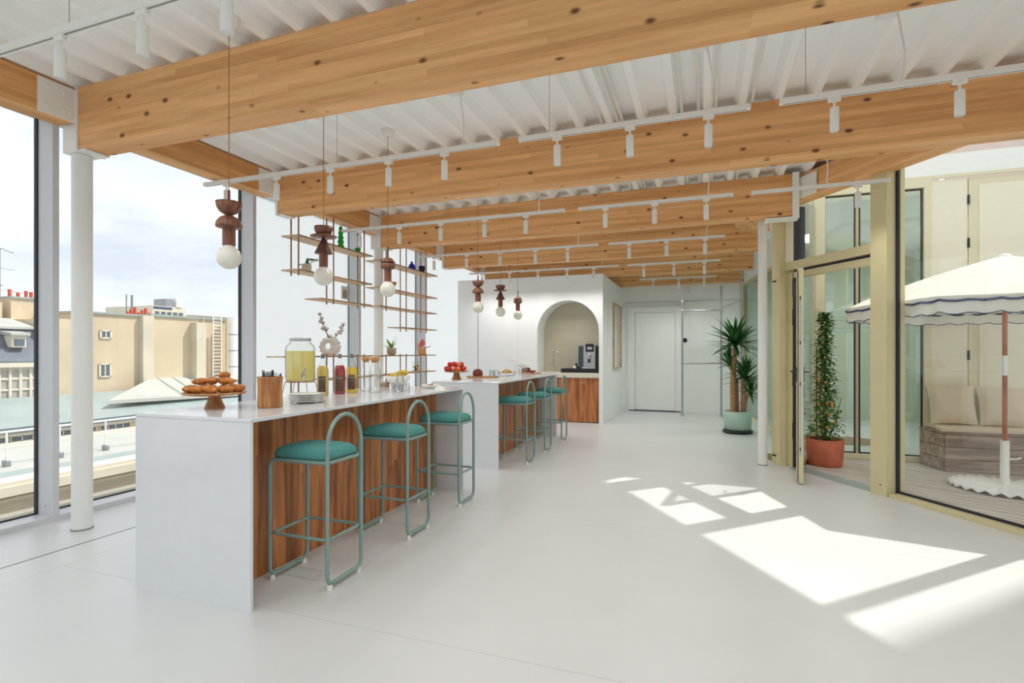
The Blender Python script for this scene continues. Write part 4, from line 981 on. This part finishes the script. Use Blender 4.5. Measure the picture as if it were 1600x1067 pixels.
# ================================================================== KITCHEN NICHE
t = thing('niche_cabinet', 'walnut double-door base cabinet in the arched niche', 'cabinet', (-2.57, 10.5, 0))
MB().box(-.63, .63, .02, .49, .03, .895).build('carcass', 'walnut_x', t)
MB().box(-.635, -.002, -.0, .018, .012, .893, bev=.002).build('door', 'walnut_x', t); MB().box(.002, .63, -.0, .018, .012, .893, bev=.002).build('door', 'walnut_x', t)
tag(MB().box(-3.205, -1.935, 10.48, 10.995, .9, 1.0, bev=.003).build('niche_worktop', 'niche_stone'), 'beige stone worktop slab in the arched niche', 'worktop')
t = thing('tap', 'tall brushed steel swan-neck tap in the niche', 'tap', (-2.93, 10.72, 1.0))
MB().lathe([(.028, 0), (.028, .006), (.017, .012), (.017, .12), (.013, .13)], seg=16).build('tap_body', 'chrome', t)
MB().tube([(0, 0, .12), (0, 0, .38)] + [(.06 - .06 * math.cos(R(a)), -.03 + .03 * math.cos(R(a)), .38 + .06 * math.sin(R(a))) for a in (30, 60, 90, 120, 150, 180)] + [(.12, -.06, .34)], .011, 10).build('spout', 'chrome', t)
MB().tube([(-.09, 0, .165), (.09, 0, .165)], .009, 8).build('cross_handle', 'chrome', t)
t = thing('drip_tray_base', 'long black machine base along the niche worktop', 'base', (-2.30, 10.62, 1.0))
MB().box(-.42, .36, -.10, .30, 0, .085, bev=.004).build('base_box', 'black', t)
t = thing('coffee_machine', 'grey and silver bean-to-cup coffee machine with black top display', 'coffee machine', (-2.14, 10.62, 1.085))
MB().box(-.235, .20, -.02, .26, 0, .46, bev=.01).build('housing', 'machine_grey', t)
MB().box(-.12, .12, -.07, -.02, .04, .455, bev=.006).build('front_panel', 'silver', t)
MB().box(.122, .20, -.05, -.021, 0, .46, bev=.004).build('side_panel', 'black', t)
MB().box(-.075, .095, -.078, -.071, .34, .50, bev=.003).build('display_panel', 'black', t)
MB().box(-.04, .06, -.0815, -.078, .385, .44).build('screen', 'silver', t)
MB().lathe([(.026, 0), (.03, .02), (.03, .085), (.02, .1)], (0, -.09, .2), 14).build('spout', 'chrome', t)
MB().box(-.02, .02, -.10, -.07, .12, .2, bev=.003).build('nozzle', 'black', t)
MB().box(-.14, .125, -.10, -.021, 0, .04, bev=.004).build('drip_tray', 'silver', t)
t = thing('cup_rack', 'small steel rack of black and white cups left of the coffee machine', 'rack', (-2.47, 10.62, 1.085))
for x, y, c_ in ((0, 0, 'porcelain'), (.07, .02, 'black'), (.03, -.05, 'porcelain')): MB().lathe([(.018, 0), (.03, .05), (.027, .05), (.015, .005)], (x, y, 0), 14).build('cup', c_, t)
MB().lathe([(.018, .0), (.03, .05)], (.05, 0, .052), 14).build('cup', 'black', t)

# mirror on the side of the kitchen block
t = thing('wall_mirror', 'tall mirror with slim oak frame on the side of the white kitchen block', 'mirror', (-1.85, 11.67, 1.05))
m = MB(); m.box(0, .045, 0, .03, 0, 1.45); m.box(0, .045, 1.08, 1.11, 0, 1.45); m.box(0, .045, .03, 1.08, 0, .02); m.box(0, .045, .03, 1.08, 1.43, 1.45); m.build('frame', 'shelf_wood', t)
MB().box(0.0, .02, .03, 1.08, .02, 1.43).build('mirror_glass', 'mirror', t)

# tube scaffold clothes rail by the back door
t = thing('pipe_frame', 'galvanised tube frame of uprights and cross rails standing by the back door', 'frame', (0, 0, 0))
def pipe(pts, r=.021): MB().tube(pts, r, 10).build('tube', 'galv', t)
pipe([(-.415, 12.35, 0), (-.415, 12.35, 2.56)]); pipe([(.395, 12.45, 0), (.395, 12.45, 2.88)]); pipe([(.70, 10.95, 0), (.70, 10.95, 2.98)])
pipe([(-.415, 12.35, 2.34), (.395, 12.45, 2.34)], .017); pipe([(-.415, 12.35, 1.17), (.395, 12.45, 1.17)], .017); pipe([(.395, 12.45, 2.40), (.70, 10.95, 2.40)], .017)
pipe([(-.415, 12.35, 2.54), (-.415, 13.1, 2.54)], .017)
for x, y in ((-.415, 12.35), (.395, 12.45), (.70, 10.95)): MB().lathe([(.05, 0), (.05, .008), (.028, .012), (.028, .06)], (x, y, 0), 14).build('base_flange', 'galv', t)
for x, y, z in ((-.415, 12.35, 2.34), (.395, 12.45, 2.34), (-.415, 12.35, 1.17), (.395, 12.45, 1.17), (.70, 10.95, 2.40), (-.415, 12.35, 2.54)): MB().ball((x, y, z), (.03, .03, .04), 10, 8).build('joint_fitting', 'galv', t)
tag(MB().lathe([(.05, 0), (.05, .03), (.042, .035), (.02, .036), (.018, .03)], seg=20, T=Matrix.Rotation(PI / 2, 4, 'X')).build('wall_button', 'black', loc=(-.38, 13.1, 1.70)), 'round black button on the wall right of the back door', 'button')
tag(MB().lathe([(.07, 0), (.07, .04), (.055, .05), (.05, .03)], seg=20, T=Matrix.Rotation(PI / 2, 4, 'X')).build('wall_sounder', 'plastic_white', loc=(-.33, 13.1, 2.86)), 'round white sounder high on the back wall', 'sounder')

# ================================================================== PLANTS
t = thing('yucca', 'tall two-trunk yucca in a mint green pot by the back glass wall', 'plant', (.589, 10.10, 0))
MB().lathe([(.20, 0), (.245, .005), (.25, .03), (.245, .055), (.2, .06)], seg=36).build('saucer', 'black', t)
MB().lathe([(.20, .06), (.222, .07), (.228, .38), (.215, .385), (.21, .34)], seg=36).build('pot', 'mint_pot', t); MB().lathe([(.212, .335), (.212, .345)], seg=24).build('soil', 'soil', t)
def trunk(pts, r0, r1, par):
    out = []; rad = []; n = 26
    for k in range(n + 1):
        u = k / n * (len(pts) - 1); i = min(int(u), len(pts) - 2); f_ = u - i
        out.append(Vector(pts[i]).lerp(Vector(pts[i + 1]), f_)); rad.append((r0 + (r1 - r0) * k / n) * (1.07 if k % 2 else .95))
    return MB().tube(out, rad, 12).build('trunk', 'bark', par)
trunk([(-.07, -.02, .33), (-.08, -.02, .8), (-.06, 0, 1.2), (-.04, 0, 1.50)], .050, .040, t); trunk([(.09, .0, .33), (.10, 0, .6), (.11, 0, .92)], .046, .036, t); trunk([(.0, .05, .33), (-.01, .06, .9), (-.12, .04, 1.15)], .03, .025, t)
def crown(c, n, L0, L1, w__, par, down=.35, s=1):
    for k in range(n):
        a = k * 2.399; el = -down + (1.45 + down) * ((k + .5) / n) ** .8
        L_ = random.uniform(L0, L1)
        d = Vector((math.cos(a) * math.cos(el), math.sin(a) * math.cos(el), math.sin(el)))
        b = Vector(c) + Vector((d.x * .02, d.y * .02, random.uniform(-.08, .05)))
        MB().blade(b, b + d * L_, w__, random.uniform(.05, .35), 5).build('leaf', 'leaf_dark', par)
crown((-.04, 0, 1.58), 95, .34, .56, .058, t, .3); crown((.12, 0, .98), 64, .28, .44, .052, t, .3); crown((-.14, .05, 1.22), 34, .26, .38, .045, t, .2); crown((.2, .02, .72), 28, .24, .34, .045, t, .6)
trunk([(.11, .02, .5), (.16, .02, .62), (.2, .02, .70)], .02, .016, t)

t = thing('climbing_shrub', 'slim citrus-like shrub with orange fruit in a terracotta pot on the deck', 'plant', (1.475, 7.70, -.016))
MB().lathe([(.185, 0), (.195, .006), (.212, .20), (.216, .335), (.200, .335), (.195, .29)], seg=36, wob=lambda a: 1 + .012 * math.sin(3 * a)).build('pot', 'terracotta', t); MB().lathe([(.196, .28), (.196, .295)], seg=24).build('soil', 'soil', t)
m = MB()
m.tube([(0, 0, .28), (.02, 0, .7), (0, .01, 1.2), (.01, 0, 1.7), (.0, 0, 1.95)], [.014, .012, .009, .006, .003], 7); m.tube([(.01, 0, .28), (.06, .02, .38), (.13, .03, .55), (.15, .02, .7), (.19, .03, .85)], [.012, .01, .008, .005, .003], 7)
m.tube([(-.02, 0, .28), (-.06, 0, .6), (-.05, 0, 1.0), (-.03, 0, 1.4)], [.01, .008, .006, .004], 7)
m.tube([(-.09, .02, .28), (-.09, .02, 1.5)], .006, 6); m.build('stems', 'twig', t)
for k in range(290):
    z = .34 + 1.62 * (k / 290); sp_ = .20 * (1 - .68 * (z - .3) / 1.7) + (.06 if z < .75 else 0)
    a = random.uniform(0, 6.283); r_ = sp_ * random.uniform(.15, 1)
    b = Vector((r_ * math.cos(a), r_ * .8 * math.sin(a), z + random.uniform(-.05, .05)))
    a2 = a + random.uniform(-1, 1); d = Vector((math.cos(a2), math.sin(a2), random.uniform(-.7, .5))).normalized() * random.uniform(.06, .10)
    MB().blade(b, b + d, .036, .15, 3).build('leaf', 'leaf_shrub', t)
m = MB()
for k in range(1500):
    z = .34 + 1.6 * random.random(); sp_ = .19 * (1 - .68 * (z - .3) / 1.7) + (.04 if z < .75 else 0)
    a = random.uniform(0, 6.283); r_ = sp_ * random.uniform(0, .95)
    b = Vector((r_ * math.cos(a), r_ * .8 * math.sin(a), z)); a2 = random.uniform(0, 6.28)
    m.blade(b, b + Vector((math.cos(a2), math.sin(a2), random.uniform(-.7, .5))).normalized() * .07, .032, .15, 2)
o = m.build('small_leaves', 'leaf_shrub', t); o['kind'] = 'stuff'
for k in range(9):
    a = random.uniform(3.4, 5.8); z = random.choice([.62, .5, .8, .95, 1.05, .55]) + random.uniform(-.06, .06); r_ = .12 * (1 - .5 * (z - .3) / 1.7)
    MB().ball((0, 0, 0), (.018, .018, .021), 8, 6).build('fruit', 'kumquat', t, loc=(r_ * math.cos(a), r_ * math.sin(a), z))
for k in range(12):
    a = random.uniform(3.4, 6.2); z = random.uniform(1.3, 1.9)
    MB().ball((0, 0, 0), .012, 7, 5).build('flower', 'cotton', t, loc=(.07 * math.cos(a), .07 * math.sin(a), z))

# ================================================================== COURTYARD THINGS
DZ = -.016
t = thing('garden_bench', 'weathered wooden plank box bench along the cream courtyard wall', 'bench', (2.70, 7.77, DZ))
for k in range(3):
    z = .0 + k * .148
    MB().box(.06, 4.0, 0, .026, z, z + .142, bev=.003).build('plank', 'bench_wood', t)
    T = Matrix.Translation((.06, .013, 0)) @ Matrix.Rotation(R(104), 4, 'Z')
    MB().box(0.015, .44, -.013, .013, z, z + .142, bev=.003, T=T).build('plank', 'bench_wood', t)
for k in range(4):
    MB().prism([(.06 - .11 * (k * .105) / .43, .02 + k * .12), (4.0, .02 + k * .12), (4.0, .135 + k * .12), (.06 - .11 * (k * .105 + .1) / .43, .135 + k * .12)], .444, .466).build('top_plank', 'bench_wood', t)
t = MB().rings([[(x, y, z) for x, y in ((.03 + i_, .0 + i_), (3.9 - i_, .0 + i_), (3.9 - i_, .49 - i_), (.03 + i_, .49 - i_))] for i_, z in ((.012, 0), (0, .012), (0, .045), (.015, .058))], smooth=False).build('seat_pad', 'cushion', loc=(2.70, 7.79, .452)); tag(t, 'long beige seat pad on the wooden courtyard bench', 'cushion')
def pillow(x, y, z, w__, h_, rz, rx, label):
    n = 12; vs = []; fs = []
    def pt(u, v, s_):
        k = (1 - abs(2 * u - 1) ** 2.6) * (1 - abs(2 * v - 1) ** 2.6)
        pin = 1 - .06 * math.sin(PI * v) ; pin2 = 1 - .07 * math.sin(PI * u)
        wr = .006 * math.sin(13 * u + 5 * v) * k
        return ((u - .5) * w__ * pin, s_ * (.085 * k ** .6) + wr, (v - .5) * h_ * pin2 + h_ / 2)
    for s_ in (-1, 1):
        for i in range(n + 1):
            for j in range(n + 1): vs.append(pt(i / n, j / n, s_))
    for s_ in (0, 1):
        b = s_ * (n + 1) ** 2
        for i in range(n):
            for j in range(n):
                q = (b + i * (n + 1) + j, b + (i + 1) * (n + 1) + j, b + (i + 1) * (n + 1) + j + 1, b + i * (n + 1) + j + 1); fs.append(q if s_ == 0 else q[::-1])
    o = MB().add(vs, fs, True).build('pillow', 'cushion', loc=(x, y, z)); o.rotation_euler = (rx, 0, rz)
    return tag(o, label, 'pillow', 'square beige pillows on the bench')
pillow(2.96, 8.07, .515, .50, .50, R(2), R(-14), 'square beige pillow at the left end of the bench')
pillow(3.47, 8.06, .515, .50, .49, R(-4), R(-15), 'square beige pillow behind the parasol pole')

t = thing('parasol', 'white scalloped parasol with wooden pole on a fluted white base', 'parasol', (2.981, 6.951, DZ))
# fluted base disc
rs = []
n = 96
for r_, z, amp in ((.05, .055, 0), (.16, .05, .004), (.30, .045, .010), (.455, .035, .018), (.46, .022, .018), (.30, .028, .01), (.05, .03, 0)):
    rs.append([(r_ * math.cos(2 * PI * j / n), r_ * math.sin(2 * PI * j / n), z + amp * math.sin(24 * 2 * PI * j / n)) for j in range(n)])
MB().rings(rs, caps=True).build('fluted_base', 'white_paint', t)
MB().lathe([(.30, 0), (.30, .012), (.05, .03)], seg=32).build('base_plate', 'white_paint', t)
MB().cyl(.038, .03, .51, seg=20).build('sleeve', 'white_paint', t)
MB().tube([(.03, -.02, .32), (.09, -.04, .33), (.12, -.04, .345)], .008, 6).build('clamp_knob', 'white_paint', t)
MB().cyl(.021, .5, 1.19, seg=16).build('pole', 'pole_wood', t); MB().cyl(.024, 1.19, 1.40, seg=16).build('pole_collar', 'white_paint', t); MB().cyl(.021, 1.40, 2.42, seg=16).build('pole', 'pole_wood', t)
PA = R(228.4); RR = 1.41; ZA, ZR = 2.45, 1.95
def hexp(r_, a):   # radius of hexagon at angle a
    k = ((a - PA) % (PI / 3)) - PI / 6
    return r_ * math.cos(PI / 6) / math.cos(k)
rs = []; n = 96
for i in range(9):
    u = i / 8; rad = RR * u
    row = []
    for j in range(n):
        a = PA + 2 * PI * j / n; k = abs(((a - PA) % (PI / 3)) - PI / 6) / (PI / 6)   # 1 on the ribs
        rr2 = max(.004, hexp(rad, a)); z = ZA - (ZA - ZR) * (.72 * u + .28 * u * u) - .05 * (1 - k) * math.sin(PI * u) * .6 + .015 * math.sin(9 * a + 4 * u) * u * (1 - k)
        row.append((rr2 * math.cos(a), rr2 * math.sin(a), z))
    rs.append(row)
MB().rings(rs, caps=False).build('canopy', 'canopy_cloth', t)
def val(r0, z0_, z1_, amp, sag=0):
    row0, row1 = [], []; n2 = 288
    for j in range(n2):
        a = PA + 2 * PI * j / n2; rr2 = hexp(r0, a) + .012 * math.sin(36 * a); w2 = amp * abs(math.sin(21 * (a - PA)))
        row0.append((hexp(r0, a) * math.cos(a), hexp(r0, a) * math.sin(a), z0_)); row1.append((rr2 * math.cos(a), rr2 * math.sin(a), z1_ - w2))
    return row0, row1
a_, b_ = val(RR, ZR + .002, ZR - .145, .028); vo = MB().rings([a_, b_], caps=False).build('valance', 'canopy_cloth', t)
pts = [(x * 1.001, y * 1.001, z) for x, y, z in b_][::2]; MB().tube(pts, .005, 5, closed=True).build('piping', 'piping_blue', vo)
a2_, b2_ = val(RR + .004, ZR + .004, ZR - .035, .016)
m = MB(); m.tube([(x * 1.002, y * 1.002, z) for x, y, z in b2_][::2], .012, 5, closed=True); m.build('blue_trim', 'piping_blue', vo)
for k in range(6):
    a = PA + k * PI / 3; MB().tube([(.03 * math.cos(a), .03 * math.sin(a), ZA - .05), (RR * .98 * math.cos(a), RR * .98 * math.sin(a), ZR - .0)], .008, 6).build('rib', 'pole_wood', t)
MB().lathe([(.06, -.02), (.05, .0), (.02, .012)], (0, 0, ZA), 14).build('finial', 'white_paint', t)
# folding chair whose leg leans into view at the right
t = thing('deck_chair', 'navy folding chair whose slanted leg shows right of the parasol pole', 'chair', (3.50, 6.95, DZ))
MB().tube([(-.24, -.22, 0), (.02, -.24, .92)], .016, 8).build('leg', 'navy', t); MB().tube([(.24, -.22, 0), (.50, -.24, .92)], .016, 8).build('leg', 'navy', t)
MB().tube([(.12, .2, 0), (-.14, -.2, .55)][::-1], .014, 8).build('leg', 'navy', t); MB().tube([(.60, .2, 0), (.34, -.2, .55)][::-1], .014, 8).build('leg', 'navy', t)
MB().box(-.10, .40, -.25, .15, .42, .45, bev=.008).build('seat', 'navy', t); MB().box(0.0, .50, -.25, -.22, .62, .90, bev=.008).build('backrest', 'navy', t)
# mats
def mat_(x, y, rx_, ry_, rot, name, label):
    n = 32; o = MB().prism([(rx_ * math.cos(2 * PI * k / n), ry_ * math.sin(2 * PI * k / n)) for k in range(n)], 0, .006).build(name, 'rug_olive' if 'olive' in label else 'rug', loc=(x, y, .0005), rot=rot); tag(o, label, 'rug')
mat_(.93, 7.86, .13, .30, .1, 'door_mat', 'olive round mat behind the bronze door post')
mat_(2.15, 9.75, .55, .42, .2, 'oval_rug', 'brown oval rug on the floor behind the courtyard glass')

# ================================================================== CITY OUTSIDE
struct('ground_street', MB().box(-150, 150, -120, 150, -18.2, -18), 'street')
def ext(name, x0, x1, y0, y1, z0, z1, mat, label, cat):
    return tag(MB().box(x0, x1, y0, y1, z0, z1).build(name, mat), label, cat)
# own parapet ledge beyond the window
lg = struct('ledge', MB().box(-6.28, -5.37, -6, 14, -1.2, -.22), 'moulding')
MB().box(-6.40, -6.28, -6, 14, -1.2, -.165).build('ledge_lip', 'moulding', lg)
# stepped cornice block of the neighbour
t = thing('cornice_block', 'long cream moulded cornice and flat roof just outside the windows', 'building', (-8.0, 0, 0))
MB().box(-3.0, -.04, -10, 26, -18, -.41).build('facade', 'render_grey', t)
MB().box(-.3, .03, -10, 26, -.41, -.37).build('moulding', 'moulding', t); MB().box(-.3, .0, -10, 26, -.37, -.335).build('moulding', 'render_grey', t); MB().box(-.3, .09, -10, 26, -.335, -.22).build('moulding', 'moulding', t); MB().box(-.3, .05, -10, 26, -.22, -.17).build('moulding', 'moulding', t)
MB().box(-.85, -.3, -10, 26, -.41, -.2).build('gutter', 'zinc', t); MB().box(-3.0, -.85, -10, 26, -.41, -.205).build('roof_felt', 'zinc_light', t); MB().box(-3.1, -3.0, -10, 26, -18, -.13).build('kerb', 'moulding', t)
t = thing('guard_rail', 'thin white guard rail with posts along the neighbouring flat roof', 'railing', (-9.3, 0, -.205))
for y in [4.637 + .6635 * k for k in range(-14, 26)]:
    MB().tube([(0, y, .03), (0, y, .49)], .014, 6).build('post', 'white_paint', t); MB().box(-.05, .05, -.035 + y, .035 + y, 0, .09, bev=.01).build('post_foot', 'antenna', t)
MB().tube([(0, -8, .49), (0, 24, .49)], .018, 6).build('top_rail', 'white_paint', t); MB().tube([(0, -8, .27), (0, 24, .27)], .011, 6).build('middle_rail', 'white_paint', t)
# low building with zinc roof
t = thing('low_building', 'low beige building with square-paned windows under a pale zinc roof', 'building', (-30, 0, 0))
MB().box(-4, 0, -10, 60, -18, -2.2).build('wall', 'render_beige', t)
MB().prism([(0.3, -2.2), (.3, -2.1), (-3.6, -.95), (-3.6, -2.2)], -60, 10, T=Matrix.Rotation(PI / 2, 4, 'X')).build('roof', 'zinc', t)
MB().box(.3, .45, -10, 60, -2.3, -2.05).build('gutter', 'pane_dark', t); MB().box(0, .35, -10, 60, -2.42, -2.3).build('eave', 'moulding', t)
for (y0, y1) in ((13.2, 15.0), (15.1, 16.4), (16.9, 17.9), (18.05, 18.75), (18.95, 20.5), (22, 23.5), (24, 25.5)):
    w = MB().box(0, .03, y0, y1, -2.98, -2.48).build('window', 'pane_dark', t)
    m = MB(); nn = max(2, int((y1 - y0) / .33))
    for k in range(nn + 1): yy = y0 + (y1 - y0) * k / nn; m.box(.03, .06, yy - .02, yy + .02, -3.0, -2.46)
    for z in (-2.98, -2.74, -2.48): m.box(.03, .06, y0, y1, z - .02, z + .02)
    m.build('glazing_bars', 'moulding', w)
MB().box(0, .25, -10, 60, -3.3, -3.12).build('string_course', 'moulding', t)
MB().prism([(0.25, -3.3), (3.5, -3.9), (3.5, -4.2), (.25, -4.2)], -60, 10, T=Matrix.Rotation(PI / 2, 4, 'X')).build('lower_roof', 'zinc_light', t)
# mansard house at the far left
t = thing('mansard_house', 'house with slate mansard roof, dormer and white framed conservatory window', 'building', (-34, 0, 0))
MB().box(-8, 0, 8, 18.6, -18, .75).build('wall', 'render_beige', t)
MB().prism([(.15, .75), (.15, .95), (-.9, 2.7), (-6, 3.2), (-6, .75)], -18.6, -8, T=Matrix.Rotation(PI / 2, 4, 'X')).build('mansard_roof', 'slate', t)
MB().prism([(-.75, 2.66), (-.75, 2.78), (-3.2, 3.35), (-3.2, 3.2)], -18.7, -8, T=Matrix.Rotation(PI / 2, 4, 'X')).build('upper_roof', 'zinc_light', t)
MB().box(0, .35, 8, 18.6, .62, .85).build('gutter', 'moulding', t)
d = MB().box(-.9, .05, 17.15, 17.8, 1.65, 2.35, bev=.04).build('dormer', 'moulding', t); MB().box(.05, .08, 17.25, 17.7, 1.75, 2.1).build('dormer_pane', 'pane_dark', d); MB().prism([(-.9, 2.35), (.2, 2.3), (.2, 2.42), (-.9, 2.55)], -17.9, -17.05, T=Matrix.Rotation(PI / 2, 4, 'X')).build('dormer_roof', 'zinc_light', d)
w = MB().box(0, .06, 16.6, 18.5, -1.0, .55).build('window', 'pane_grey', t)
m = MB()
for y in (16.6, 17.05, 17.5, 17.95, 18.45): m.box(.06, .14, y - .06, y + .06, -1.15, .62)
for z in (-1.1, -.55, .02, .55): m.box(.06, .12, 16.55, 18.55, z - .05, z + .05)
m.build('window_frame', 'moulding', w)
t = thing('chimney_stack', 'wide brick chimney stack with red clay pots above the mansard', 'chimney', (-38, 0, 0))
MB().box(-.8, .4, 18.95, 20.25, 3.3, 4.55).build('stack', 'render_beige', t); MB().box(-.9, .5, 18.92, 20.28, 4.55, 4.66).build('cap', 'zinc', t)
for y in (19.1, 19.5, 19.9, 20.15): MB().cyl(.09, 4.66, 5.0 + .08 * math.sin(y * 7), c=(0, y), seg=10).build('chimney_pot', 'terracotta_roof', t)
t = thing('chimney_stack', 'small chimney stack with two red pots at the far left', 'chimney', (-38, 0, 0))
MB().box(-.8, .4, 16.5, 18.55, 3.36, 4.25).build('stack', 'render_beige', t)
for y in (18.0, 18.4): MB().cyl(.09, 4.25, 4.62, c=(0, y), seg=10).build('chimney_pot', 'terracotta_roof', t)
t = thing('tv_antenna', 'tall thin rooftop television aerial at the far left', 'antenna', (-38.2, 18.75, 3.34))
m = MB(); m.tube([(0, 0, 0), (0, 0, 4.1)], .025, 5); m.tube([(0, -.9, 4.35), (0, .65, 3.9)], .02, 5)
for k in range(7): m.tube([(-.2, -.8 + k * .22, 4.32 - k * .064), (.2, -.8 + k * .22, 4.32 - k * .064)], .012, 4)
m.tube([(0, -.8, 3.0), (0, .7, 2.9)], .018, 5); m.tube([(0, -1.2, 1.75), (0, 1.3, 1.6)], .015, 5); m.tube([(0, -.4, 2.0), (0, .1, 1.95)], .05, 5); m.build('aerial', 'antenna', t)
# beige party wall building
t = thing('party_wall_building', 'tall blank beige party wall with two tiny windows and zinc coping', 'building', (-34, 0, 0))
MB().box(-10, 0, 18.9, 20.3, -18, 3.3).build('wall', 'render_beige', t)
MB().box(-10, 0, 20.3, 24.0, -18, 3.70).build('wall', 'render_beige', t); MB().box(-10, .35, 23.85, 24.55, -18, 3.78).build('pilaster', 'render_grey', t); MB().box(-10, 0, 24.55, 40, -18, 3.78).build('wall', 'render_beige', t)
MB().box(-10, .12, 20.2, 23.85, 3.70, 3.82).build('coping', 'zinc', t); MB().box(-10, .12, 24.55, 40, 3.78, 3.92).build('coping', 'zinc', t)
for (y0, y1, z0_, z1_) in ((21.5, 22.08, 2.28, 2.70), (21.45, 22.05, -.05, .68)):
    w = MB().box(-.0, .03, y0, y1, z0_, z1_).build('window', 'pane_dark', t); m = MB(); m.box(.03, .07, y0 - .05, y0 + .05, z0_ - .05, z1_ + .05); m.box(.03, .07, y1 - .05, y1 + .05, z0_ - .05, z1_ + .05); m.box(.03, .07, y0, y1, z0_ - .06, z0_ + .03); m.box(.03, .07, y0, y1, z1_ - .03, z1_ + .05); m.box(.03, .06, (y0 + y1) / 2 - .03, (y0 + y1) / 2 + .03, z0_, z1_); m.build('window_frame', 'moulding', w)
MB().tube([(.2, 28.3, -.6), (.2, 28.3, 3.9)], .05, 6).build('downpipe', 'render_grey', t)
MB().box(0, .6, 27.45, 28.2, -1, 3.5).build('buttress', 'render_grey', t)
t = thing('wall_ladder', 'white caged maintenance ladder climbing the beige party wall', 'ladder', (-33.2, 0, 0))
for y in (28.6, 29.3): MB().tube([(0, y, -.6), (0, y, 4.3)], .035, 6).build('rail', 'white_paint', t)
for k in range(18): MB().tube([(0, 28.6, -.4 + k * .25), (0, 29.3, -.4 + k * .25)], .022, 5).build('rung', 'white_paint', t)
t = thing('steel_ducts', 'fat white ventilation duct running up the beige party wall', 'duct', (-33.2, 30.3, 0))
MB().cyl(.38, -.4, 4.05, seg=20).build('duct', 'white_paint', t); MB().cyl(.1, -.6, 3.9, c=(.1, -.62), seg=10).build('pipe', 'render_beige', t)
for z in (.3, 1.5, 2.7): MB().cyl(.40, z, z + .06, seg=20).build('band', 'antenna', t)
MB().tube([(.3, .3, -.2), (.5, .9, -.6), (.5, 1.3, -.9)], .25, 10).build('elbow', 'white_paint', t)
t = thing('leanto_roof', 'shallow pale zinc lean-to roof at the foot of the beige wall', 'roof', (-34, 0, 0))
MB().add([(0, 24.6, -.28), (0, 40, -.62), (3.2, 40, -1.75), (3.2, 19.9, -1.25), (0, 24.6, -.5), (0, 40, -.9), (3.2, 40, -1.95), (3.2, 19.9, -1.45)], [(0, 3, 2, 1), (4, 5, 6, 7), (0, 4, 7, 3), (3, 7, 6, 2), (1, 2, 6, 5), (0, 1, 5, 4)]).build('sheet', 'zinc_light', t)
for k in range(14):
    y = 25.0 + k * 1.1; MB().tube([(0, y, -.27 - .022 * (y - 24.6)), (3.2, y - .6, -1.27 - .022 * (y - 24.6))], .025, 4).build('seam', 'zinc', t)
# far things on the skyline
t = thing('far_block', 'pale distant apartment block with flat roof seen above the party wall', 'building', (-60, 0, 0))
MB().box(-8, 0, 43.6, 47.9, -18, 6.85).build('wall', 'moulding', t); MB().box(-2, .0, 45.2, 46.2, 6.85, 7.75).build('plant_room', 'antenna', t); MB().box(-2, .1, 46.5, 47.3, 6.85, 7.95).build('stair_tower', 'white_paint', t)
for k in range(5):
    MB().box(.0, .05, 43.9 + k * .75, 44.4 + k * .75, 5.7, 6.2).build('window', 'pane_dark', t)
MB().box(0.0, .05, 43.7, 46.0, 6.5, 6.75).build('blue_band', 'piping_blue', t)
t = thing('far_block', 'low cream distant block to the right on the skyline', 'building', (-62, 0, 0)); MB().box(-8, 0, 48, 60, -18, 6.1).build('wall', 'moulding', t); MB().box(-3, 0, 48.2, 49.4, 6.1, 7.0).build('attic', 'render_beige', t); MB().box(-8, .2, 48, 60, 6.1, 6.25).build('coping', 'zinc_light', t)
t = thing('phone_mast', 'pair of rooftop telecom masts on the skyline', 'mast', (-60, 41, 5.2))
for y in (-.35, .25): MB().tube([(0, y, 0), (0, y, 2.6)], .12 if y > 0 else .07, 8).build('mast', 'antenna', t)
t = thing('far_chimneys', 'cluster of red chimney pots beneath the telecom masts', 'chimney', (-58, 0, 0)); MB().box(-4, 0, 39.3, 42.3, -18, 5.2).build('stack', 'render_beige', t)
for k in range(7): MB().cyl(.16, 5.2, 5.8 + .25 * (k % 3), c=(-.3, 39.6 + k * .4), seg=8).build('chimney_pot', 'terracotta_roof', t)
t = thing('far_chimneys', 'red chimney pots at the right end of the skyline', 'chimney', (-58, 0, 0)); MB().box(-1, 0, 53, 56, -18, 5.3).build('stack', 'render_beige', t)
for k in range(4): MB().cyl(.16, 5.3, 5.95, c=(-.3, 53.8 + k * .35), seg=8).build('chimney_pot', 'terracotta_roof', t)
# taller neighbour wing beyond the courtyard, off to the right
t = thing('neighbour_wing', 'tall pale neighbouring wing beyond the courtyard, outside the picture', 'building', (8.0, 10.1, -18)); MB().box(0, 5, -6, 0, 0, 34, T=Matrix.Rotation(R(-.0), 4, 'Z')).build('wall', 'cream', t)
